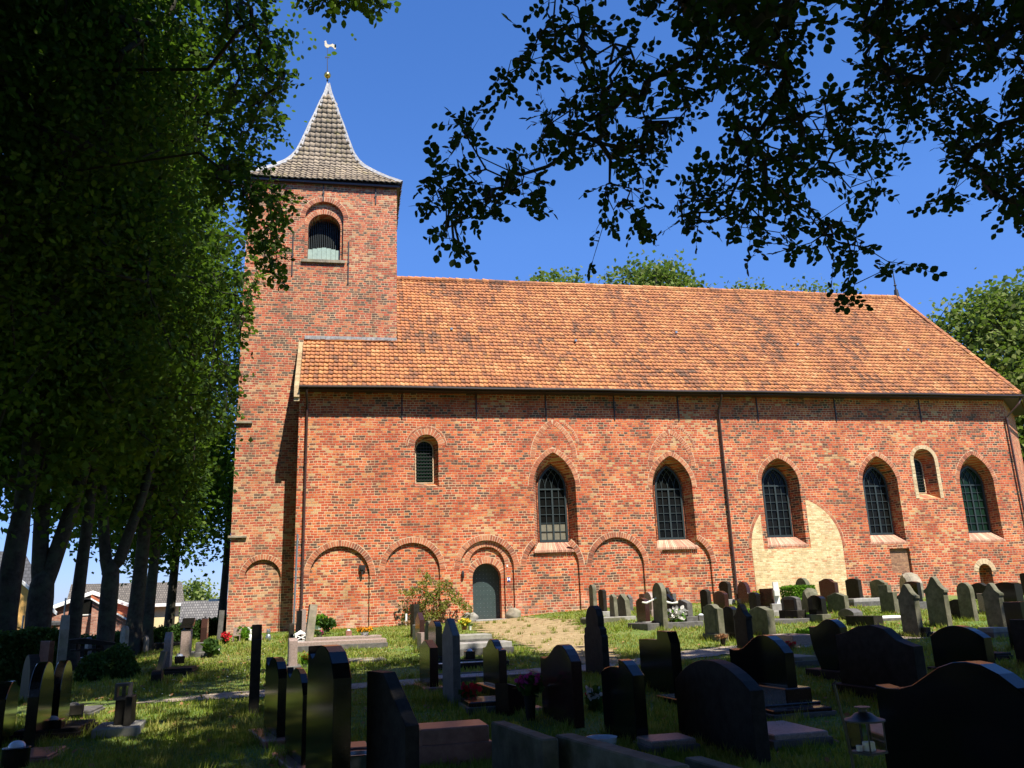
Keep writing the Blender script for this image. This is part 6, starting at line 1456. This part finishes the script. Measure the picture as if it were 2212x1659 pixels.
Fl('leafy_plant', 'small green bush right of the black curved slab', 'B', 1620, 830, 750, 120, 'leaf_bright', 'petal_white', 10, 200, None, leafsz=.08, Y=20.5)
Fl('leafy_plant', 'low green ground plant right of the framed stone', 'B', 1260, 755, 690, 140, 'leaf_bright', 'petal_white', 6, 260, None, leafsz=.07, Y=23)
Fl('leafy_plant', 'strappy green leaves between the brownish curved stone and the pale-plinthed black one', 'B', 400, 630, 530, 60, 'leaf_bright', 'petal_white', 0, 120, None, leafsz=.16, Y=23.6)
Fl('leafy_plant', 'tuft of green leaves right of the black curved slab, by the gabled greenish one', 'B', 1575, 600, 505, 60, 'leaf_bright', 'petal_white', 0, 120, None, leafsz=.14, Y=25.0)
Fl('potted_flowers', 'red and pink flowers by the tall thin edge-on slab left of the tower', 'F', 1425, 575, 440, 110, 'leaf_hedge', 'petal_red', 120, 90, None, psz=.09, Y=27.5)
Fl('potted_plant', 'spiky plant in a dark pot beside the clipped-corner stone', 'F', 1205, 705, 480, 130, 'leaf_hedge', 'petal_white', 0, 160, ('dark', .3), leafsz=.16)
Fl('potted_plant', 'greyish pale-flowered plant right of the spiky one', 'F', 1300, 670, 545, 90, 'leaf_hedge', 'petal_white', 60, 120, None, psz=.06)
Fl('flowers', 'yellow-green shrub with pale flowers at the foot of the tower', 'F', 1710, 455, 265, 230, 'leaf_bright', 'petal_white', 60, 420, None, psz=.06, leafsz=.11)
for k, (xx, c_, lab) in enumerate(((1795, 'white', 'white teddy figurine in the grass at the tower foot'), (1925, 'pink', 'pinkish figurine right of the thin edge-on stone, by the tower'), (2050, 'zinc', 'bluish figurine farthest right in the grass at the tower foot'))):
    r_, d = thing_at('garden_figurine', 'F', xx, 455, lab, 'figurine')
    MB().lathe([(.07, 0), (.09, .08), (.07, .17), (.045, .2), (.065, .25), (.06, .31), (.0, .35)], (0, 0, 0), 10).build('body', MAT[c_], r_, local=True, smooth=True)
    MB().lathe([(.0, 0), (.03, .02), (.0, .05)], (-.04, 0, .32), 8).lathe([(.0, 0), (.03, .02), (.0, .05)], (.04, 0, .32), 8).build('ears', MAT[c_], r_, local=True)
r_, d = thing_at('toy_bench', 'F', 1590, 470, 'little pink wooden chair beside the shrub at the tower foot', 'toy chair'); MB().box(-.12, .12, -.1, .1, .18, .21).box(-.12, .12, .08, .1, .21, .42).build('seat', MAT['pink'], r_, local=True)
for x in (-.1, .1):
    for y in (-.08, .08): MB().box(x-.012, x+.012, y-.012, y+.012, 0, .18).build('leg', MAT['pink'], r_, local=True)
# zinc bucket behind the big black stone
r_, d = thing_at('bucket', 'K', 1025, 1585, 'blue-grey metal bucket right of the big thick black stone', 'bucket', 0, 0, 8.4)
h = size_at('K', 1025, 1340, 1585, d); MB().lathe([(.095, 0), (.125, h*.62), (.13, h*.62+.01), (.135, h*.96), (.145, h), (.13, h), (.12, h*.6), (.09, .01), (0, .01)], (0, 0, 0), 24).build('body', MAT['zinc'], r_, local=True, smooth=True)
MB().tube([(.14*cos(t), .14*sin(t), h-.01+.03*sin(t)) for t in np.linspace(0, pi, 12)], .006, 5).build('handle', MAT['iron'], r_, local=True)
# bluish plaque on a low dark block
r_, d = thing_at('slanted_plaque', 'J', 228, 1210, 'slanted polished plaque reflecting blue sky beside the magenta flowers', 'plaque', .5, 0, 11.6)
h = size_at('J', 228, 955, 1210, d); MB().prism([(-.16, 0), (.16, 0), (.16, h*.8), (-.16, h)], -.14, .14, .01).build('block', MAT['brown'], r_, local=True)
# crumpled light thing near the kerbs: blue-white grave cloth bowl
r_, d = thing_at('glass_bowl', 'J', 940, 1400, 'bluish glass bowl on the ground left of the two-level black stone', 'bowl', 0, 0.05, 8.6); MB().lathe([(.05, 0), (.14, .10), (.16, .17), (.15, .17), (.12, .1), (0, .03)], (0, 0, 0), 20).build('bowl', MAT['domeglass'], r_, local=True, smooth=True)
# garland ornament by the leaning stone
p = hit(*px('A', 1205, 915)); r_ = empty('grave_ornament', (p[0], p[1], gz(p[0], p[1])), -.1, 'thin pale pole with a curved white garland in front of the tall leaning stone', 'ornament'); d = math.hypot(p[0], p[1])
h = size_at('A', 1200, 915, 480, d); MB().tube([(0, 0, 0), (-.02, 0, h)], .012, 6).build('pole', MAT['lightst'], r_, local=True)
gp = [(-.50, 0, h*.93), (-.38, 0, h*.90), (-.22, 0, h*.98), (-.08, 0, h*1.06), (.06, 0, h*1.02), (.2, 0, h*.90), (.34, 0, h*.86), (.5, 0, h*.88)]
MB().tube(gp, [.02, .03, .022, .035, .022, .032, .02, .03], 6).build('garland', MAT['candle'], r_, local=True)
# bird table at the left
r_, d = thing_at('bird_table', 'E', 1240, 700, 'bird table with a dark pitched roof beside the linden trunk', 'bird table', .3, 0, 23.5); h = size_at('E', 1240, 370, 700, d); ht = size_at('E', 1240, 190, 700, d)
MB().tube([(0, 0, 0), (0, 0, h)], .04, 8).build('post', MAT['bark'], r_, local=True); MB().box(-.36, .36, -.3, .3, h, h+.04).build('tray', MAT['bark'], r_, local=True)
mb = MB(); [mb.box(x-.015, x+.015, -.2, -.17, h+.04, h+.25) for x in (-.22, .22)]; mb.prism([(-.62, h+.22), (.62, h+.10), (.66, h+.16), (-.05, ht), (-.66, h+.28)], -.4, .4); mb.build('roof', MAT['dark'], r_, local=True)

# --- shrubs made of leaves
def shrub_pts(c, r3, n, z0=0, shell=.5):
    d = rand_dirs(n); d[:, 2] = np.abs(d[:, 2]); r = RNG.uniform(shell, 1, n)**.5; P = d*r[:, None]*np.array(r3)*(1+.12*np.sin(5*d[:, :1]+3*d[:, 1:2])); return P+np.array([c[0], c[1], z0])
c = hp('E', 1600, 1000); bush('round_shrub', 'dark clipped rounded shrub on the left grass, longer than tall', 'shrub', shrub_pts(c, (.62, .5, .62), 7000, gz(*c)), .06, 'leaf_hedge', None, (c[0], c[1], gz(*c)))
p = atY(*px('B', 1120, 450), 24.6); hh = ztop_at(*px('B', 1120, 305), math.hypot(p[0], p[1]))-gz(p[0], p[1])
n = 9000; P = np.stack([RNG.uniform(-.36, .36, n), RNG.uniform(-.4, .4, n), RNG.uniform(0, hh, n)], 1); f = RNG.integers(0, 3, n); P[f == 0, 1] = -.4; P[f == 1, 2] = hh; P[f == 2, 0] = np.sign(P[f == 2, 0])*.36
P = P*(1+RNG.normal(size=(n, 1))*.02)+np.array([p[0], p[1], gz(p[0], p[1])]); bush('box_hedge', 'bright green clipped box hedge between gravestones before the yellow infill', 'hedge', P, .06, 'leaf_bright', None, (p[0], p[1], gz(p[0], p[1])))
p = atY(*px('B', 620, 450), 27.8); hh = ztop_at(*px('B', 560, 335), math.hypot(p[0], p[1]))-gz(p[0], p[1])
Fl('flowering_shrub', 'bright yellow flowering shrub left of the white cross', 'B', 655, 560, 325, 330, 'leaf_bright', 'petal_yellow', 420, 500, None, psz=.12, leafsz=.12, Y=27.6, cat='shrub', top=.1)
# rose bush against the wall left of the door
cR = atY(*px('K', 1600, 480), 32.2); rb = empty('wall_shrub', (cR[0], cR[1], gz(cR[0], cR[1])), 0, 'loose green climbing shrub against the church wall left of the door', 'shrub')
R = random.Random(5); pts = []
PR = [(1490, 90), (1560, 80), (1600, 150), (1640, 200), (1700, 160), (1760, 190), (1800, 250), (1880, 330), (1930, 400), (1900, 470), (1850, 430), (1800, 380), (1740, 350), (1700, 420), (1650, 470), (1560, 490), (1520, 430), (1500, 330), (1420, 290), (1350, 260), (1350, 230), (1430, 240), (1500, 230)]
for q in range(1700):
    x, y = R.uniform(1340, 1940), R.uniform(80, 500)
    if inpoly(x, y, PR) and sin(x/31)*cos(y/27+1) > -.35: pts.append(atY(*px('K', x, y), R.uniform(31.9, 32.75)))
pts = np.array(pts); n = len(pts); k4 = np.repeat(pts, 4, 0)+RNG.normal(size=(n*4, 3))*.05
leaf_mesh('foliage', k4, rand_dirs(n*4)+np.array([0, 0, -.3]), rand_dirs(n*4)+np.array([0, -.6, .4]), .085*RNG.uniform(.6, 1.2, n*4), MAT['leaf_shrub'], rb, LEAFR)
nodes, par = grow(pts[::14], [np.array([cR[0], 32.3, gz(cR[0], 32.3)]), np.array([cR[0], 32.3, gz(cR[0], 32.3)+.35])]); mb = MB(); limbs(mb, nodes, par, .006, .03, 4); mb.build('stems', MAT['twig'], rb)
Fl('small_shrub', 'thin dark twiggy shrub with a white tag, left of the climbing one', 'K', 1400, 530, 300, 110, 'leaf_hedge', 'petal_white', 0, 150, None, leafsz=.07, Y=32.3, cat='shrub')
MBt = MB().box(-.03, .03, -.01, .01, 0, .45).build('plant_tag', MAT['white'], None); pt_ = atY(*px('K', 1408, 500), 31.9); MBt.location = (pt_[0], pt_[1], gz(pt_[0], pt_[1])); tag(MBt, 'white upright marker at the foot of the twiggy shrub', 'marker')
Fl('small_shrub', 'low straw-coloured tuft at the foot of the twiggy shrub', 'K', 1420, 535, 485, 70, 'leaf_dry', 'petal_white', 30, 90, None, leafsz=.06, Y=31.8, cat='shrub', psz=.05)

# ================================================================== GRASS BLADES (stuff)
def grass(name, xr, yr, n, h, label, mat, dens=True):
    """blades in the wedge in front of the viewer, denser near it"""
    az = RNG.uniform(radians(-27), radians(47), n); d = np.exp(RNG.uniform(np.log(yr[0]), np.log(yr[1]), n))
    x, y = np.sin(az)*d, np.cos(az)*d
    k = (y < 32.8) | (x < -4.8); k &= ~((np.abs(y-np.interp(x, [-16, -2, 1, 4, 8, 13, 22], [14.6, 15.1, 15.4, 15.9, 17.1, 17.4, 17.0])) < .5) & (RNG.uniform(size=n) < .93))
    pc = np.interp(y, [16.6, 20.5, 24, 28, 32.8], [4.9, 5.2, 5.4, 5.6, 5.4]); hw2 = np.interp(y, [16.6, 20.5, 24, 28, 32.8], [.55, .95, 1.35, 1.6, .85]); k &= ~((np.abs(x-pc) < hw2) & (RNG.uniform(size=n) < .9*np.clip(1.7-1.2*np.abs(x-pc)/hw2, 0, 1)) & (y > 16.5))
    x, y = x[k], y[k]; n = len(x); z = g(x, y)-.01; hh = h*RNG.uniform(.4, 1.3, n)*(1+.35*np.sin(x*1.9)*np.cos(y*1.3)); a = RNG.uniform(0, 2*pi, n); w = .0045*(1+np.hypot(x, y)/9)
    lx, ly = np.cos(a+1.3)*hh*.45, np.sin(a+1.3)*hh*.45
    A = np.stack([x-np.cos(a)*w, y-np.sin(a)*w, z], 1); B = np.stack([x+np.cos(a)*w, y+np.sin(a)*w, z], 1); Cc = np.stack([x+lx, y+ly, z+hh], 1)
    V = np.stack([A, B, Cc], 1).reshape(-1, 3); F = np.arange(n*3).reshape(n, 3)
    o = mesh_from(name, V, F, mat); tag(o, label, 'grass', None, 'stuff'); return o
MAT['blade'] = leaf_mat('grass_blades', [(0, (.09, .15, .012)), (.5, (.17, .24, .024)), (.8, (.27, .31, .05)), (1, (.44, .37, .15))], .4, (.45, .50, .05))
_nt = MAT['blade'].node_tree; _bs = _nt.nodes['Principled BSDF']; _src = _bs.inputs['Base Color'].links[0].from_socket
_cc = mix(_nt, _src, (.30, .24, .09), math_(_nt, 'MULTIPLY', ramp(_nt, [(.47, (0, 0, 0)), (.66, (1, 1, 1))], noise(_nt, .8, 6, objco(_nt), .7)).outputs[0], .7)); _nt.links.new(_cc, _bs.inputs['Base Color'])
grass('grass', None, (5, 36), 420000, .062, 'short green lawn grass between the graves', MAT['blade'])
n = 2600; x = RNG.uniform(-8, 18, n); y = RNG.uniform(7, 30, n); P = np.stack([x, y, g(x, y)+.045], 1)
o = leaf_mesh('fallen_leaves', P, rand_dirs(n)*np.array([1, 1, .3]), np.tile(np.array([0, 0, 1.]), (n, 1))+RNG.normal(size=(n, 3))*.3, RNG.uniform(.04, .075, n), MAT['leaf_dry'], None, LEAF6); tag(o, 'dry brown leaves scattered over the churchyard grass', 'fallen leaves', None, 'stuff')
def tufts(n, m):
    az = RNG.uniform(radians(-27), radians(45), n); d = np.exp(RNG.uniform(np.log(6), np.log(31), n)); cx_, cy_ = np.sin(az)*d, np.cos(az)*d
    k = np.abs(cy_-np.interp(cx_, [-3, 1, 8, 22], [14.9, 15.4, 17.1, 17.0])) > .6; cx_, cy_ = cx_[k], cy_[k]
    base = [(s[0].location.x, s[0].location.y, s[1]) for s in stones]
    for bx_, by_, w_ in base:
        q = 7; a = RNG.uniform(0, 2*pi, q); cx_ = np.append(cx_, bx_+np.cos(a)*.16); cy_ = np.append(cy_, by_+np.linspace(-w_*.6, w_*.6, q)+np.sin(a)*.08)
    x = np.repeat(cx_, m)+RNG.normal(size=len(cx_)*m)*.045; y = np.repeat(cy_, m)+RNG.normal(size=len(cx_)*m)*.045; N_ = len(x); z = g(x, y)-.01
    hh = RNG.uniform(.07, .17, N_); a = RNG.uniform(0, 2*pi, N_); w = .004*(1+np.hypot(x, y)/12); lx, ly = np.cos(a+1.3)*hh*.5, np.sin(a+1.3)*hh*.5
    V = np.stack([np.stack([x-np.cos(a)*w, y-np.sin(a)*w, z], 1), np.stack([x+np.cos(a)*w, y+np.sin(a)*w, z], 1), np.stack([x+lx, y+ly, z+hh], 1)], 1).reshape(-1, 3)
    o = mesh_from('grass_tufts', V, np.arange(N_*3).reshape(N_, 3), MAT['blade']); tag(o, 'longer unmown grass tufts around the gravestones and in the lawn', 'grass', None, 'stuff')
tufts(1500, 26)
# daisies and clover specks in the lit lawn
n = 900; x = RNG.uniform(-4, 6, n); y = RNG.uniform(14, 24, n); P = np.stack([x, y, g(x, y)+.05], 1)
o = leaf_mesh('daisies', P, rand_dirs(n)*np.array([1, 1, .2]), np.tile(np.array([0, 0, 1.]), (n, 1)), np.full(n, .028), MAT['petal_white'], None, LEAFR); tag(o, 'tiny white daisies and clover scattered in the sunlit lawn', 'daisies', None, 'stuff')
